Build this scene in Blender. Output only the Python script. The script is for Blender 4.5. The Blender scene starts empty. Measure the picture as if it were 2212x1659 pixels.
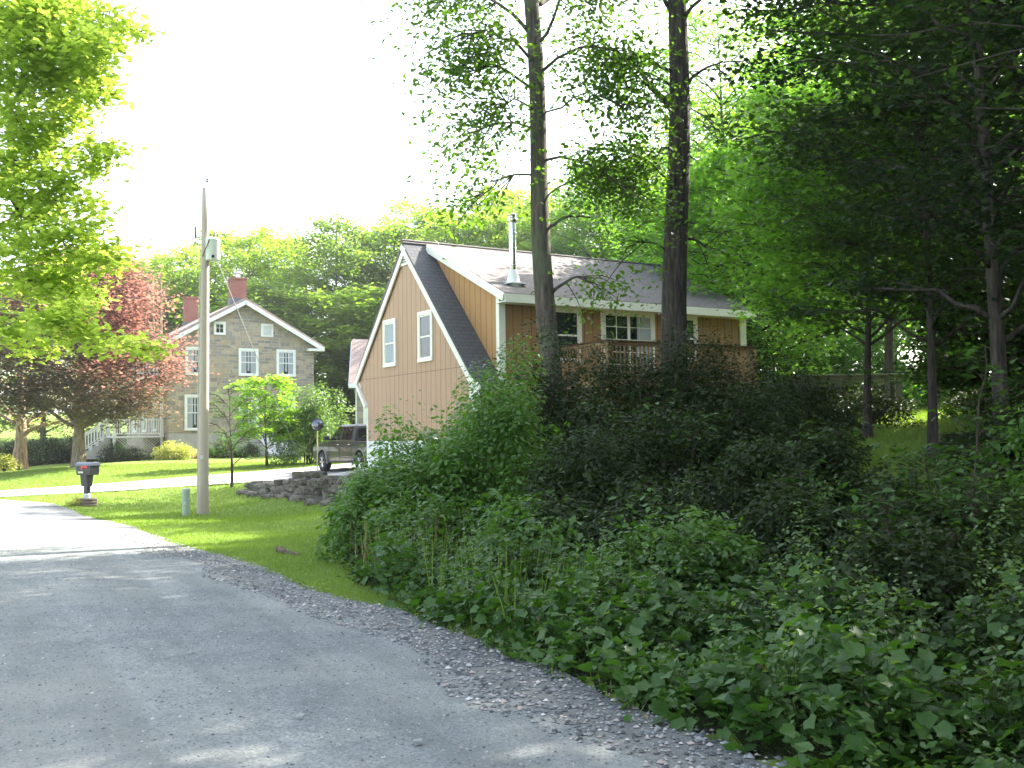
import bpy, math, random
import numpy as np
from mathutils import Matrix, Vector
SC = bpy.context.scene
rng = np.random.default_rng(11)
random.seed(5)
R_ = math.radians; HAZE = .0004
# ------------------------------------------------------------------ camera
FPX, PITCH, ROLL, EYE = 1040.0, math.atan((437 - 384) / 1040.0), .014, 1.6
cF = np.array([0, math.cos(PITCH), math.sin(PITCH)]); r0 = np.array([1., 0, 0]); u0 = np.cross(r0, cF)
cR = r0 * math.cos(ROLL) - u0 * math.sin(ROLL); cU = r0 * math.sin(ROLL) + u0 * math.cos(ROLL)
cam = bpy.data.cameras.new('camera'); camo = bpy.data.objects.new('camera', cam)
SC.collection.objects.link(camo); SC.camera = camo
camo.matrix_world = Matrix(((cR[0], cU[0], -cF[0], 0), (cR[1], cU[1], -cF[1], 0), (cR[2], cU[2], -cF[2], EYE), (0, 0, 0, 1)))
cam.sensor_width = 36; cam.lens = 36 * FPX / 1024; cam.clip_end = 2000; cam.clip_start = .05
# ------------------------------------------------------------------ light
SUN_AZ, SUN_EL = R_(52), R_(37)          # azimuth from +Y towards +X
w = bpy.data.worlds.new('World'); SC.world = w; w.use_nodes = True
nt = w.node_tree; nt.nodes.clear()
sky = nt.nodes.new('ShaderNodeTexSky'); sky.sky_type = 'NISHITA'; sky.sun_disc = False
sky.sun_elevation = SUN_EL; sky.sun_rotation = SUN_AZ; sky.dust_density = 2.5; sky.air_density = 1.0; sky.ozone_density = 1.0
bg = nt.nodes.new('ShaderNodeBackground'); bg.inputs[1].default_value = .15
wo = nt.nodes.new('ShaderNodeOutputWorld')
hs = nt.nodes.new('ShaderNodeHueSaturation'); hs.inputs['Saturation'].default_value = .62
nt.links.new(sky.outputs[0], hs.inputs['Color']); nt.links.new(hs.outputs[0], bg.inputs[0]); nt.links.new(bg.outputs[0], wo.inputs[0])
sl = bpy.data.lights.new('sun', 'SUN'); sl.energy = 5.0; sl.angle = R_(.53); sl.color = (1, .95, .84)
so = bpy.data.objects.new('sun', sl); SC.collection.objects.link(so)
SUNV = Vector((math.sin(SUN_AZ) * math.cos(SUN_EL), math.cos(SUN_AZ) * math.cos(SUN_EL), math.sin(SUN_EL)))
so.rotation_euler = SUNV.to_track_quat('Z', 'Y').to_euler(); so.location = SUNV * 60
SC.view_settings.view_transform = 'Standard'; SC.view_settings.look = 'None'
SC.view_settings.gamma = 1; SC.view_settings.exposure = 2.55
SC.cycles.max_bounces = 8; SC.cycles.diffuse_bounces = 4; SC.cycles.transmission_bounces = 6
SC.cycles.glossy_bounces = 3; SC.cycles.transparent_max_bounces = 8; SC.cycles.sample_clamp_indirect = 6
SC.cycles.caustics_reflective = False; SC.cycles.caustics_refractive = False

# ------------------------------------------------------------------ helpers
def ray(x, y): return cF + cR * (x - 512) / FPX + cU * (384 - y) / FPX
def tag(o, label=None, cat=None, group=None, kind=None):
    if label: o['label'] = label
    if cat: o['category'] = cat
    if group: o['group'] = group
    if kind: o['kind'] = kind
    return o
def empty(name, loc, rz=0):
    o = bpy.data.objects.new(name, None); SC.collection.objects.link(o)
    o.location = loc; o.rotation_euler = (0, 0, rz); o.empty_display_size = .2
    return o
def link(name, me, mats, parent=None):
    for m in (mats if isinstance(mats, (list, tuple)) else [mats]): me.materials.append(m)
    o = bpy.data.objects.new(name, me); SC.collection.objects.link(o)
    if parent is not None: o.parent = parent
    return o
def mesh_arrays(name, V, F, smooth=False):
    """V (n,3), F (m,k) uniform faces"""
    me = bpy.data.meshes.new(name); V = np.asarray(V, np.float32); F = np.asarray(F, np.int32)
    m, k = F.shape
    me.vertices.add(len(V)); me.vertices.foreach_set('co', V.ravel())
    me.loops.add(m * k); me.loops.foreach_set('vertex_index', F.ravel())
    me.polygons.add(m); me.polygons.foreach_set('loop_start', np.arange(0, m * k, k, dtype=np.int32))
    if smooth: me.polygons.foreach_set('use_smooth', np.ones(m, bool))
    me.update(calc_edges=True); me.validate()
    return me
def copy_tree(o, parent=None):
    c = o.copy(); SC.collection.objects.link(c)
    if parent is not None: c.parent = parent
    for ch in o.children: copy_tree(ch, c)
    return c

class MB:
    def __init__(s, off=(0, 0, 0)): s.v = []; s.f = []; s.m = []; s.off = off
    def add(s, vs, fs, m=0):
        b = len(s.v); o = s.off
        s.v += [(p[0] - o[0], p[1] - o[1], p[2] - o[2]) for p in vs]
        s.f += [tuple(b + i for i in f) for f in fs]; s.m += [m] * len(fs); return s
    def box(s, x0, x1, y0, y1, z0, z1, m=0):
        x0, x1 = sorted((x0, x1)); y0, y1 = sorted((y0, y1)); z0, z1 = sorted((z0, z1))
        v = [(x, y, z) for z in (z0, z1) for y in (y0, y1) for x in (x0, x1)]
        return s.add(v, [(0, 2, 3, 1), (4, 5, 7, 6), (0, 1, 5, 4), (2, 6, 7, 3), (0, 4, 6, 2), (1, 3, 7, 5)], m)
    def prism(s, poly, axis, a, b, m=0):
        """poly in the other two axes (cyclic order y,z / x,z / x,y), extruded on axis a..b"""
        n = len(poly)
        def P(p, c): return (c, p[0], p[1]) if axis == 'x' else (p[0], c, p[1]) if axis == 'y' else (p[0], p[1], c)
        v = [P(p, a) for p in poly] + [P(p, b) for p in poly]
        ar = sum(poly[i][0] * poly[(i + 1) % n][1] - poly[(i + 1) % n][0] * poly[i][1] for i in range(n))
        flip = (ar > 0) == (b > a)
        if axis == 'y': flip = not flip
        lo, hi = list(range(n)), list(range(n, 2 * n))
        fs = [tuple(reversed(lo)), tuple(hi)] + [(i, (i + 1) % n, n + (i + 1) % n, n + i) for i in range(n)]
        if not flip: fs = [tuple(reversed(f)) for f in fs]
        return s.add(v, fs, m)
    def tube(s, pts, rad, n=6, m=0, cap=True):
        pts = [Vector(p) for p in pts]
        if not isinstance(rad, (list, tuple)): rad = [rad] * len(pts)
        v = []; f = []; k = len(pts); ref = None
        for i, p in enumerate(pts):
            d = (pts[min(i + 1, k - 1)] - pts[max(i - 1, 0)])
            if d.length < 1e-9: d = Vector((0, 0, 1))
            d.normalize()
            if ref is None: ref = d.orthogonal().normalized()
            a = (ref - d * ref.dot(d))
            a = a.normalized() if a.length > 1e-6 else d.orthogonal().normalized()
            ref = a; b = d.cross(a)
            for j in range(n):
                t = 2 * math.pi * j / n; q = p + (a * math.cos(t) + b * math.sin(t)) * rad[i]; v.append((q.x, q.y, q.z))
        for i in range(k - 1):
            for j in range(n):
                f.append((i * n + j, i * n + (j + 1) % n, (i + 1) * n + (j + 1) % n, (i + 1) * n + j))
        if cap: f.append(tuple(reversed(range(n)))); f.append(tuple(range((k - 1) * n, k * n)))
        return s.add(v, f, m)
    def lathe(s, prof, c, n=20, m=0):
        v = []; f = []; k = len(prof)
        for r, z in prof:
            for j in range(n):
                t = 2 * math.pi * j / n; v.append((c[0] + r * math.cos(t), c[1] + r * math.sin(t), c[2] + z))
        for i in range(k - 1):
            for j in range(n): f.append((i * n + j, i * n + (j + 1) % n, (i + 1) * n + (j + 1) % n, (i + 1) * n + j))
        f.append(tuple(reversed(range(n)))); f.append(tuple(range((k - 1) * n, k * n)))
        return s.add(v, f, m)
    def build(s, name, mats, parent=None, smooth=False, bevel=0, seg=2):
        me = bpy.data.meshes.new(name); me.from_pydata(s.v, [], s.f)
        me.polygons.foreach_set('material_index', s.m)
        if smooth: me.polygons.foreach_set('use_smooth', [True] * len(s.f))
        me.update(); o = link(name, me, mats, parent)
        if bevel:
            b = o.modifiers.new('bevel', 'BEVEL'); b.width = bevel; b.segments = seg; b.limit_method = 'ANGLE'; b.angle_limit = R_(35)
        return o

# ------------------------------------------------------------------ materials
def mat(name, col=(.5, .5, .5), rough=.7, metal=0, spec=.5):
    m = bpy.data.materials.new(name); m.use_nodes = True; b = m.node_tree.nodes['Principled BSDF']
    b.inputs['Base Color'].default_value = (*col, 1); b.inputs['Roughness'].default_value = rough
    b.inputs['Metallic'].default_value = metal; b.inputs['Specular IOR Level'].default_value = spec
    return m
class N:
    """tiny node builder"""
    def __init__(s, m): s.t = m.node_tree; s.b = s.t.nodes.get('Principled BSDF')
    def n(s, typ, **kw):
        d = s.t.nodes.new('ShaderNode' + typ)
        for k, v in kw.items():
            if k.startswith('i_'):
                key = k[2:]; key = int(key) if key.isdigit() else key.replace('_', ' ')
                if isinstance(v, bpy.types.NodeSocket): s.t.links.new(v, d.inputs[key])
                else: d.inputs[key].default_value = v
            else: setattr(d, k, v)
        return d
    def l(s, a, b): s.t.links.new(a, b)
    def co(s, kind='Object'): return s.n('TexCoord').outputs[kind]
    def noise(s, vec, scale, detail=4, rough=.55): return s.n('TexNoise', i_Vector=vec, i_Scale=scale, i_Detail=detail, i_Roughness=rough).outputs['Fac']
    def ramp(s, fac, stops, interp='LINEAR'):
        r = s.n('ValToRGB'); s.l(fac, r.inputs[0]); e = r.color_ramp.elements; r.color_ramp.interpolation = interp
        while len(e) < len(stops): e.new(.5)
        for x, (p, c) in zip(e, stops): x.position = p; x.color = (*c, 1) if len(c) == 3 else (c[0],) * 3 + (1,)
        return r.outputs[0]
    def mix(s, fac, a, b, blend='MIX'):
        d = s.n('MixRGB', blend_type=blend)
        for k, v in ((0, fac), (1, a), (2, b)):
            if isinstance(v, bpy.types.NodeSocket): s.l(v, d.inputs[k])
            else: d.inputs[k].default_value = v if k == 0 else (*v, 1)
        return d.outputs[0]
    def bump(s, h, strength=.5, dist=.02):
        d = s.n('Bump', i_Strength=strength, i_Distance=dist); s.l(h, d.inputs['Height']); s.l(d.outputs[0], s.b.inputs['Normal'])
    def base(s, c): s.l(c, s.b.inputs['Base Color'])
def swz(q, order):
    """re-order object coordinates, order like 'xz' -> (x, z, 0)"""
    sp = q.n('SeparateXYZ', i_0=q.co()); cb = q.n('CombineXYZ')
    for i, a in enumerate(order): q.l(sp.outputs['XYZ'.index(a.upper())], cb.inputs[i])
    return cb.outputs[0]

def leaf_mat(name, c1, c2, transl=.5, rough=.45, tcol=None, spec=.4):
    """leaf: c1..c2 per leaf, part diffuse/glossy, part translucent"""
    m = bpy.data.materials.new(name); m.use_nodes = True; q = N(m)
    g = q.n('NewGeometry'); big = q.noise(q.co(), .9, 2)
    f = q.n('Math', operation='ADD', use_clamp=True, i_0=g.outputs['Random Per Island'], i_1=big)
    f2 = q.n('Math', operation='MULTIPLY', i_0=f.outputs[0], i_1=.62)
    c = q.mix(f2.outputs[0], c1, c2); q.base(c)
    q.b.inputs['Roughness'].default_value = rough; q.b.inputs['Specular IOR Level'].default_value = spec
    tc = q.mix(f2.outputs[0], tcol[0], tcol[1]) if tcol else q.mix(1, c, (1.9, 2.1, .55), 'MULTIPLY')
    t = q.n('BsdfTranslucent'); q.l(tc, t.inputs[0])
    mx = q.n('MixShader', i_0=transl); q.l(q.b.outputs[0], mx.inputs[1]); q.l(t.outputs[0], mx.inputs[2])
    q.l(mx.outputs[0], q.t.nodes['Material Output'].inputs[0])
    return m
def bark_mat(name, c1, c2, scale=1., moss=None):
    m = mat(name, c1, .9, spec=.2); q = N(m)
    mp = q.n('Mapping', i_Vector=q.co()); mp.inputs['Scale'].default_value = (14 * scale, 14 * scale, 1.6 * scale)
    n1 = q.noise(mp.outputs[0], 1.0, 6, .65); n2 = q.noise(q.co(), .8, 3)
    c = q.ramp(n1, [(.32, [x * .35 for x in c1]), (.5, c1), (.7, c2)])
    if moss: c = q.mix(q.ramp(n2, [(.5, (0,)), (.62, (.8,))]), c, moss)
    q.base(c); q.bump(n1, 1, .05); return m

# ------------------------------------------------------------------ terrain height
CP = np.array([
 (0,0,0),(0,5,0),(2,5,0),(-4,5,0),(-8,5,-.02),(-4,14,0),(-8,12,-.02),(-1,9,0),(0,12,.0),(-7,20,-.1),(-12,20,-.15),(-4,19,-.06),
 (-11,25,-.25),(-16,25,-.3),(-13.1,32,-.3),(-8.3,28,-.36),(-19,32,-.32),(-8,24,-.2),(-5,23,-.12),
 (-9.9,35.4,-.1),(-8.9,34.6,-.1),(-7.2,31.8,-.14),(-5.3,28.2,-.16),(-4.2,26.0,-.1),
 (-8.5,36.0,.2),(-7.2,34.4,.26),(-5.6,31.6,.42),(-3.9,29,.5),(-2.6,26.4,.5),
 (-11.5,38,.1),(-8.5,42,.27),(-6,38,.3),(-16,37,-.1),(-21,39,-.2),(-12,42,.3),(-10.9,46,.45),(-20.7,50,.5),(-16,46,.38),(-24.7,52,.27),
 (-30,42,-.2),(-18,60,.75),(-10,60,.8),(-28,62,.5),(0,60,1.4),(-5,34,.6),(0,27,1.0),(0,23,.7),(3,21,.9),(6,30,1.4),(-1,19,.25),(1,17,.45),
 (2.2,9,.1),(2.8,12,.3),(6,15,.7),(10,20,1.1),(8,30,1.75),(14,30,2.1),(20,45,3.3),(25,25,1.9),(8,8,.5),(20,10,.9),(12,45,2.8),(5,5,.15),
 (0,80,3),(-30,80,1.8),(30,80,6),(-20,20,-.35),(-20,5,0),(-10,100,5),(-45,60,0),(-60,100,3),(50,40,4),(50,0,1),(0,-20,.2),(-40,-10,0),(-45,25,-.4),(60,110,9),(0,130,7)], float)
def _U(r2): return np.where(r2 > 0, .5 * r2 * np.log(np.maximum(r2, 1e-12)), 0)
_n = len(CP); _K = _U(((CP[:, None, :2] - CP[None, :, :2]) ** 2).sum(-1)) + np.eye(_n) * 1.5
_P = np.c_[np.ones(_n), CP[:, :2]]
_A = np.block([[_K, _P], [_P.T, np.zeros((3, 3))]]); _W = np.linalg.solve(_A, np.r_[CP[:, 2], 0, 0, 0])
def H(x, y):
    x = np.asarray(x, float); y = np.asarray(y, float); sh = x.shape
    X = np.clip(np.stack([x.ravel(), y.ravel()], 1), (-70, -30), (70, 140)); out = np.empty(len(X))
    for i in range(0, len(X), 20000):
        c = X[i:i + 20000]
        out[i:i + 20000] = _U(((c[:, None] - CP[None, :, :2]) ** 2).sum(-1)) @ _W[:_n] + _W[_n] + c @ _W[_n + 1:]
    return out.reshape(sh)
def h1(x, y): return float(H(np.array([x]), np.array([y]))[0])
def hit(px, py):
    """ground point seen at a pixel"""
    r = ray(px, py); k = np.linspace(3, 130, 3000); p = np.array([0, 0, EYE]) + r * k[:, None]
    d = p[:, 2] - H(p[:, 0], p[:, 1]); i = np.argmax(d < 0)
    return p[i]
def atD(px, py, D): r = ray(px, py); return np.array([0, 0, EYE]) + r * D / r[1]

def poly_dist(x, y, poly, closed=False):
    """signed distance to a polyline (positive to its left) and nearest"""
    P = np.array(poly, float); best = np.full(x.shape, 1e9); sg = np.zeros(x.shape)
    for a, b in zip(P[:-1], P[1:]):
        d = b - a; L = d @ d; t = np.clip(((x - a[0]) * d[0] + (y - a[1]) * d[1]) / L, 0, 1)
        qx = x - a[0] - t * d[0]; qy = y - a[1] - t * d[1]; r = np.hypot(qx, qy); c = d[0] * qy - d[1] * qx
        k = r < best; best = np.where(k, r, best); sg = np.where(k, np.sign(c), sg)
    return best * sg
def smooth_line(P, n=6):
    P = [np.array(p, float) for p in P]; P = [2 * P[0] - P[1]] + P + [2 * P[-1] - P[-2]]; out = []
    for i in range(1, len(P) - 2):
        for k in range(n):
            t = k / n; a, b, c, d = P[i - 1:i + 3]
            out.append(.5 * ((2 * b) + (-a + c) * t + (2 * a - 5 * b + 4 * c - d) * t * t + (-a + 3 * b - 3 * c + d) * t ** 3))
    out.append(P[-2]); return out
S12 = 1024 / 2212
RE = [(4.2, -8), (2.6, 1)] + [tuple(hit(x * S12, y * S12)[:2]) for x, y in
      [(1660, 1659), (1400, 1560), (1150, 1450), (880, 1330), (700, 1290), (520, 1215), (400, 1185), (250, 1130), (140, 1098)]] + [(-15.8, 33.6), (-20, 36.2), (-28, 39), (-40, 41)]
RE = smooth_line(RE, 5)          # right edge of the road, going away
DW_near = smooth_line([(-18.5, 35.3), (-15.0, 36.0), (-12, 36.9), (-9.5, 36.9), (-7.9, 34.9), (-5.8, 31.4), (-3.9, 28.0)], 5)
DW_far = smooth_line([(-23, 38.6), (-17, 38.9), (-12.6, 40.6), (-9.5, 44.2), (-6, 47), (-2, 46), (0.5, 41)], 5)
DWP = [tuple(p) for p in DW_near] + [(-1, 31)] + [tuple(p) for p in reversed(DW_far)]
def inside(x, y, poly):
    c = np.zeros(x.shape, bool); n = len(poly)
    for i in range(n):
        x0, y0 = poly[i]; x1, y1 = poly[(i + 1) % n]
        if y0 == y1: continue
        k = ((y0 > y) != (y1 > y)) & (x < (x1 - x0) * (y - y0) / (y1 - y0) + x0); c ^= k
    return c
def road_s(x, y): return poly_dist(x, y, RE)      # 0 at the edge, + on the road
# ---------------------------------------------------------------- ground materials
def grass_ground():
    m = mat('lawn', (.07, .12, .02), .9, spec=.15); q = N(m); c = q.co()
    a = q.noise(c, .35, 4); b = q.noise(c, 9, 5, .7); d = q.noise(c, 70, 3)
    col = q.mix(a, (.13, .21, .034), (.23, .30, .06)); col = q.mix(q.ramp(b, [(.35, (0,)), (.75, (.7,))]), col, (.085, .14, .024))
    col = q.mix(q.ramp(q.noise(c, 2.2, 3), [(.6, (0,)), (.75, (.35,))]), col, (.17, .17, .05))
    q.base(col); q.bump(q.mix(.5, b, d), .9, .05); return m
def forest_floor():
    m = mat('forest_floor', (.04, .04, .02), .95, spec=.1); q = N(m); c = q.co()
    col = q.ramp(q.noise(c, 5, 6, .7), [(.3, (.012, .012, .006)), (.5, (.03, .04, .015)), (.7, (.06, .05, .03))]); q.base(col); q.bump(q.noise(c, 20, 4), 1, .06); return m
def gravel(name, c1, c2, c3, sc, bump=.6, tracks=False):
    m = mat(name, c1, .93, spec=.2); q = N(m); c = q.co()
    v = q.n('TexVoronoi', i_Vector=c, i_Scale=sc); n1 = q.noise(c, .55, 5, .6); n2 = q.noise(c, 190, 2)
    g = q.mix(.8, v.outputs['Color'], v.outputs['Color']); bw = q.n('RGBToBW', i_0=v.outputs['Color']).outputs[0]
    col = q.ramp(bw, [(.15, c3), (.45, c1), (.85, c2)])
    fine = q.ramp(q.noise(c, 90, 4, .8), [(.3, c3), (.5, c1), (.75, c2)]); col = q.mix(.55, col, fine)
    st0 = q.n('Mapping', i_Vector=c); st0.inputs['Rotation'].default_value = (0, 0, R_(-27)); stretched = q.n('Mapping', i_Vector=st0.outputs[0]); stretched.inputs['Scale'].default_value = (1.3, .10, 1)
    col = q.mix(q.ramp(q.noise(stretched.outputs[0], 1.2, 5, .6), [(.36, (0,)), (.60, (.75,))]), col, [x * .6 for x in c1])
    col = q.mix(q.ramp(q.noise(c, 3.1, 6, .75), [(.5, (0,)), (.68, (.5,))]), col, [x * .5 for x in c1]); col = q.mix(q.ramp(n1, [(.4, (0,)), (.65, (.35,))]), col, (c2[0], c2[1] * .95, c2[2] * .85))
    spots = q.n('TexVoronoi', i_Vector=c, i_Scale=7.0, feature='F1'); sp = q.ramp(spots.outputs['Distance'], [(.055, (.8,)), (.085, (0,))])
    col = q.mix(sp, col, [x * .3 for x in c1]); q.base(col)
    q.bump(q.mix(.5, v.outputs['Distance'], n2), bump, .015); return m
M_lawn = grass_ground(); M_floor = forest_floor()
M_road = gravel('road_gravel', (.225, .245, .242), (.41, .42, .40), (.072, .08, .08), 60, .9)
M_drive = gravel('driveway_gravel', (.36, .35, .34), (.48, .47, .45), (.2, .2, .19), 55)
M_should = gravel('shoulder_gravel', (.17, .18, .178), (.36, .36, .345), (.055, .06, .06), 38, 1.0)

def grid_sheet(name, xs, ys, zf, mats, midx=None):
    X, Y = np.meshgrid(xs, ys); V = np.stack([X, Y, zf(X, Y)], -1).reshape(-1, 3); nx = len(xs); ny = len(ys)
    i = (np.arange(ny - 1)[:, None] * nx + np.arange(nx - 1)[None]).ravel(); F = np.stack([i, i + 1, i + nx + 1, i + nx], 1)
    me = mesh_arrays(name, V, F, True); o = link(name, me, mats)
    if midx is not None:
        c = V[F].mean(1); me.polygons.foreach_set('material_index', midx(c[:, 0], c[:, 1]).astype(np.int32)); me.update()
    return o
def warp(lo, hi, fine_lo, fine_hi, df, grow=1.08, dmax=8.):
    a = list(np.arange(fine_lo, fine_hi + 1e-6, df)); d = df
    while a[-1] < hi: d = min(d * grow, dmax); a.append(a[-1] + d)
    d = df
    while a[0] > lo: d = min(d * grow, dmax); a.insert(0, a[0] - d)
    return np.array(a)
def ground_z(X, Y):
    z = H(X, Y); rs = road_s(X, Y); k = np.clip((rs + .0) / .35, 0, 1) * (rs < 7.5)
    z = z - .07 * k
    ins = inside(X, Y, DWP); z = z - .06 * ins
    z = z + .02 * np.sin(X * 1.7 + Y * .6) * np.sin(Y * 1.3 - X * .4) * (rs < -.5)
    return z
# bank line: left of it lawn, right of it wild bank / forest floor
CLEAR = [(3.9, 12), (5.1, 12), (8.1, 20), (13.2, 31.5), (9.4, 31.5), (6.4, 20)]
BANK = [(2.7, 0), (1.35, 5.07), (.25, 7.3), (-.75, 9.4), (-1.3, 11.0), (-1.8, 12.4), (-2.3, 14.5), (-3.2, 18.5), (-3.6, 22), (-3.3, 25.5), (6, 27), (7, 24), (14, 26), (30, 22)]
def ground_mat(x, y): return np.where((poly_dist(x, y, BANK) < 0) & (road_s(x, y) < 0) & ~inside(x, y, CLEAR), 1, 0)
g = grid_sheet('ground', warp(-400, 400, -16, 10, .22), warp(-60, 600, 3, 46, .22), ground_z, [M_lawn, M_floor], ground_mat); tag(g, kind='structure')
# road sheet
def zc(rs): t = np.clip(rs / 6.6, 0, 1); return .012 + .2 * t * (1 - t)
def strip(name, A, off0, off1, n, lift, m, crown=0):
    A = np.array(A); d = np.gradient(A, axis=0); d /= np.linalg.norm(d, axis=1)[:, None]; nrm = np.stack([-d[:, 1], d[:, 0]], 1)
    o = np.linspace(off0, off1, n); P = A[:, None] + nrm[:, None] * o[None, :, None]
    sa_ = np.r_[0, np.cumsum(np.hypot(*np.diff(A, axis=0).T))]; jag = .05 * np.sin(sa_ * 1.9) + .03 * np.sin(sa_ * 4.3)
    P[:, 0] += nrm * jag[:, None] * crown
    Z = H(P[..., 0], P[..., 1]) + lift + zc(o)[None]
    V = np.concatenate([P, Z[..., None]], -1).reshape(-1, 3); L = len(A)
    i = (np.arange(L - 1)[:, None] * n + np.arange(n - 1)[None]).ravel(); F = np.stack([i, i + n, i + n + 1, i + 1], 1)
    return tag(link(name, mesh_arrays(name, V, F, True), m), kind='structure')
_A = np.array(RE); _s = np.r_[0, np.cumsum(np.hypot(*np.diff(_A, axis=0).T))]; _q = np.arange(0, _s[-1], .3); REf = np.stack([np.interp(_q, _s, _A[:, i]) for i in (0, 1)], 1)
for _ in range(6): REf[1:-1] = REf[1:-1] * .5 + (REf[:-2] + REf[2:]) * .25
strip('road', REf, .5, 6.6, 60, 0, M_road)
strip('gravel_shoulder', REf, -.06, .5, 8, 0, M_should, 1)
def poly_sheet(name, poly, lift, m, step=.4):
    P = np.array(poly); xs = np.arange(P[:, 0].min(), P[:, 0].max() + step, step); ys = np.arange(P[:, 1].min(), P[:, 1].max() + step, step)
    X, Y = np.meshgrid(xs, ys); nx = len(xs); i = (np.arange(len(ys) - 1)[:, None] * nx + np.arange(nx - 1)[None]).ravel()
    V = np.stack([X, Y, H(X, Y) + lift], -1).reshape(-1, 3); F = np.stack([i, i + 1, i + nx + 1, i + nx], 1); c = V[F].mean(1)
    F = F[inside(c[:, 0], c[:, 1], poly)]; u, inv = np.unique(F, return_inverse=True)
    return tag(link(name, mesh_arrays(name, V[u], inv.reshape(F.shape), True), m), kind='structure')
poly_sheet('driveway', DWP, .02, M_drive, .12)
# ================================================================= building materials
def siding(name, axis, c1, c2):
    m = mat(name, c1, .75, spec=.25); q = N(m); v = swz(q, axis); sp = q.n('SeparateXYZ', i_0=v)
    f = q.n('Math', operation='PINGPONG', i_0=sp.outputs[0], i_1=.15).outputs[0]
    gr = q.ramp(f, [(0, (.15,)), (.008, (.15,)), (.016, (1,))])
    mp = q.n('Mapping', i_Vector=v); mp.inputs['Scale'].default_value = (30, 1.6, 1)
    n1 = q.noise(mp.outputs[0], 1, 5, .6); n2 = q.noise(v, .9, 3)
    c = q.mix(q.ramp(n1, [(.2, (.25,)), (.8, (.75,))]), c1, c2); c = q.mix(q.ramp(n2, [(.4, (0,)), (.7, (.15,))]), c, [x * .75 for x in c1])
    c = q.mix(gr, [x * .3 for x in c1], c)
    if axis == 'yz':
        jn = q.n('Math', operation='COMPARE', i_0=sp.outputs[1], i_1=2.62, i_2=.008).outputs[0]; c = q.mix(jn, c, [x * .45 for x in c1])
        mp2 = q.n('Mapping', i_Vector=v); mp2.inputs['Scale'].default_value = (5, .5, 1); c = q.mix(q.ramp(q.noise(mp2.outputs[0], 1, 5, .7), [(.5, (0,)), (.75, (.3,))]), c, [x * .6 for x in c1])
    q.base(c); q.bump(q.mix(.06, gr, n1), .5, .006); return m
def shingle(name, axis, c1, c2):
    m = mat(name, c1, .9, spec=.15); q = N(m); v = swz(q, axis)
    b = q.n('TexBrick', i_Vector=v, i_Scale=1.0); b.offset = .5
    b.inputs['Brick Width'].default_value = .3; b.inputs['Row Height'].default_value = .115; b.inputs['Mortar Size'].default_value = .008
    b.inputs['Color1'].default_value = (*c1, 1); b.inputs['Color2'].default_value = (*c2, 1); b.inputs['Mortar'].default_value = (*[x * .3 for x in c1], 1); b.inputs['Bias'].default_value = 0
    c = q.mix(q.ramp(q.noise(v, .8, 4), [(.4, (0,)), (.7, (.4,))]), b.outputs[0], [x * .7 for x in c2]); c = q.mix(q.noise(v, 60, 3), c, [x * .8 for x in c1])
    q.base(c); q.bump(b.outputs['Fac'], .6, -.01); return m
def rubble(name, axis):
    m = mat(name, (.2, .17, .13), .9, spec=.2); q = N(m); v = swz(q, axis)
    nn = q.n('TexNoise', i_Vector=v, i_Scale=1.6, i_Detail=3); vv = q.mix(.13, v, nn.outputs['Color'], 'ADD')
    outs = []
    for k, (bw, rh, sc) in enumerate([(.6, .17, 1.0), (.42, .27, 1.0)]):
        b = q.n('TexBrick', i_Vector=vv, i_Scale=sc); b.offset = .43; b.inputs['Brick Width'].default_value = bw; b.inputs['Row Height'].default_value = rh
        b.squash = .7; b.squash_frequency = 3
        b.inputs['Mortar Size'].default_value = .014; b.inputs['Mortar Smooth'].default_value = .3; b.inputs['Bias'].default_value = 0
        b.inputs['Color1'].default_value = (0, 0, 0, 1); b.inputs['Color2'].default_value = (1, 1, 1, 1); b.inputs['Mortar'].default_value = (.5, .5, .5, 1)
        outs.append(b)
    sel = q.ramp(q.noise(v, .55, 1), [(.5, (0,)), (.51, (1,))])
    val = q.mix(sel, outs[0].outputs['Color'], outs[1].outputs['Color']); mort = q.mix(sel, outs[0].outputs['Fac'], outs[1].outputs['Fac'])
    st = q.ramp(val, [(0, (.22, .19, .15)), (.18, (.48, .38, .25)), (.36, (.30, .27, .24)), (.52, (.55, .40, .22)), (.7, (.38, .32, .25)), (.86, (.60, .49, .34)), (1, (.3, .24, .17))], 'CONSTANT')
    st = q.mix(q.noise(v, 9, 5, .7), st, (.24, .21, .19)); st = q.mix(q.ramp(q.noise(v, .5, 3), [(.4, (0,)), (.7, (.35,))]), st, (.42, .35, .26))
    q.base(q.mix(mort, st, (.42, .40, .36))); q.bump(q.mix(.35, mort, q.noise(v, 14, 4)), .8, -.02); return m
def brick(name, axis='xz'):
    m = mat(name, (.3, .08, .05), .9); q = N(m); v = swz(q, axis); b = q.n('TexBrick', i_Vector=v, i_Scale=1.0)
    b.inputs['Brick Width'].default_value = .22; b.inputs['Row Height'].default_value = .075; b.inputs['Mortar Size'].default_value = .009
    b.inputs['Color1'].default_value = (.34, .085, .055, 1); b.inputs['Color2'].default_value = (.24, .06, .045, 1); b.inputs['Mortar'].default_value = (.3, .24, .2, 1)
    q.base(q.mix(q.noise(v, 3, 4), b.outputs[0], (.22, .09, .07))); q.bump(b.outputs['Fac'], .4, -.01); return m
def wood(name, c1, c2, axis=2, rough=.8):
    m = mat(name, c1, rough, spec=.25); q = N(m); mp = q.n('Mapping', i_Vector=q.co()); s = [26, 26, 26]; s[axis] = 1.4; mp.inputs['Scale'].default_value = s
    n1 = q.noise(mp.outputs[0], 1, 6, .7); q.base(q.mix(n1, c1, c2)); q.bump(n1, .6, .01); return m
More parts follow.
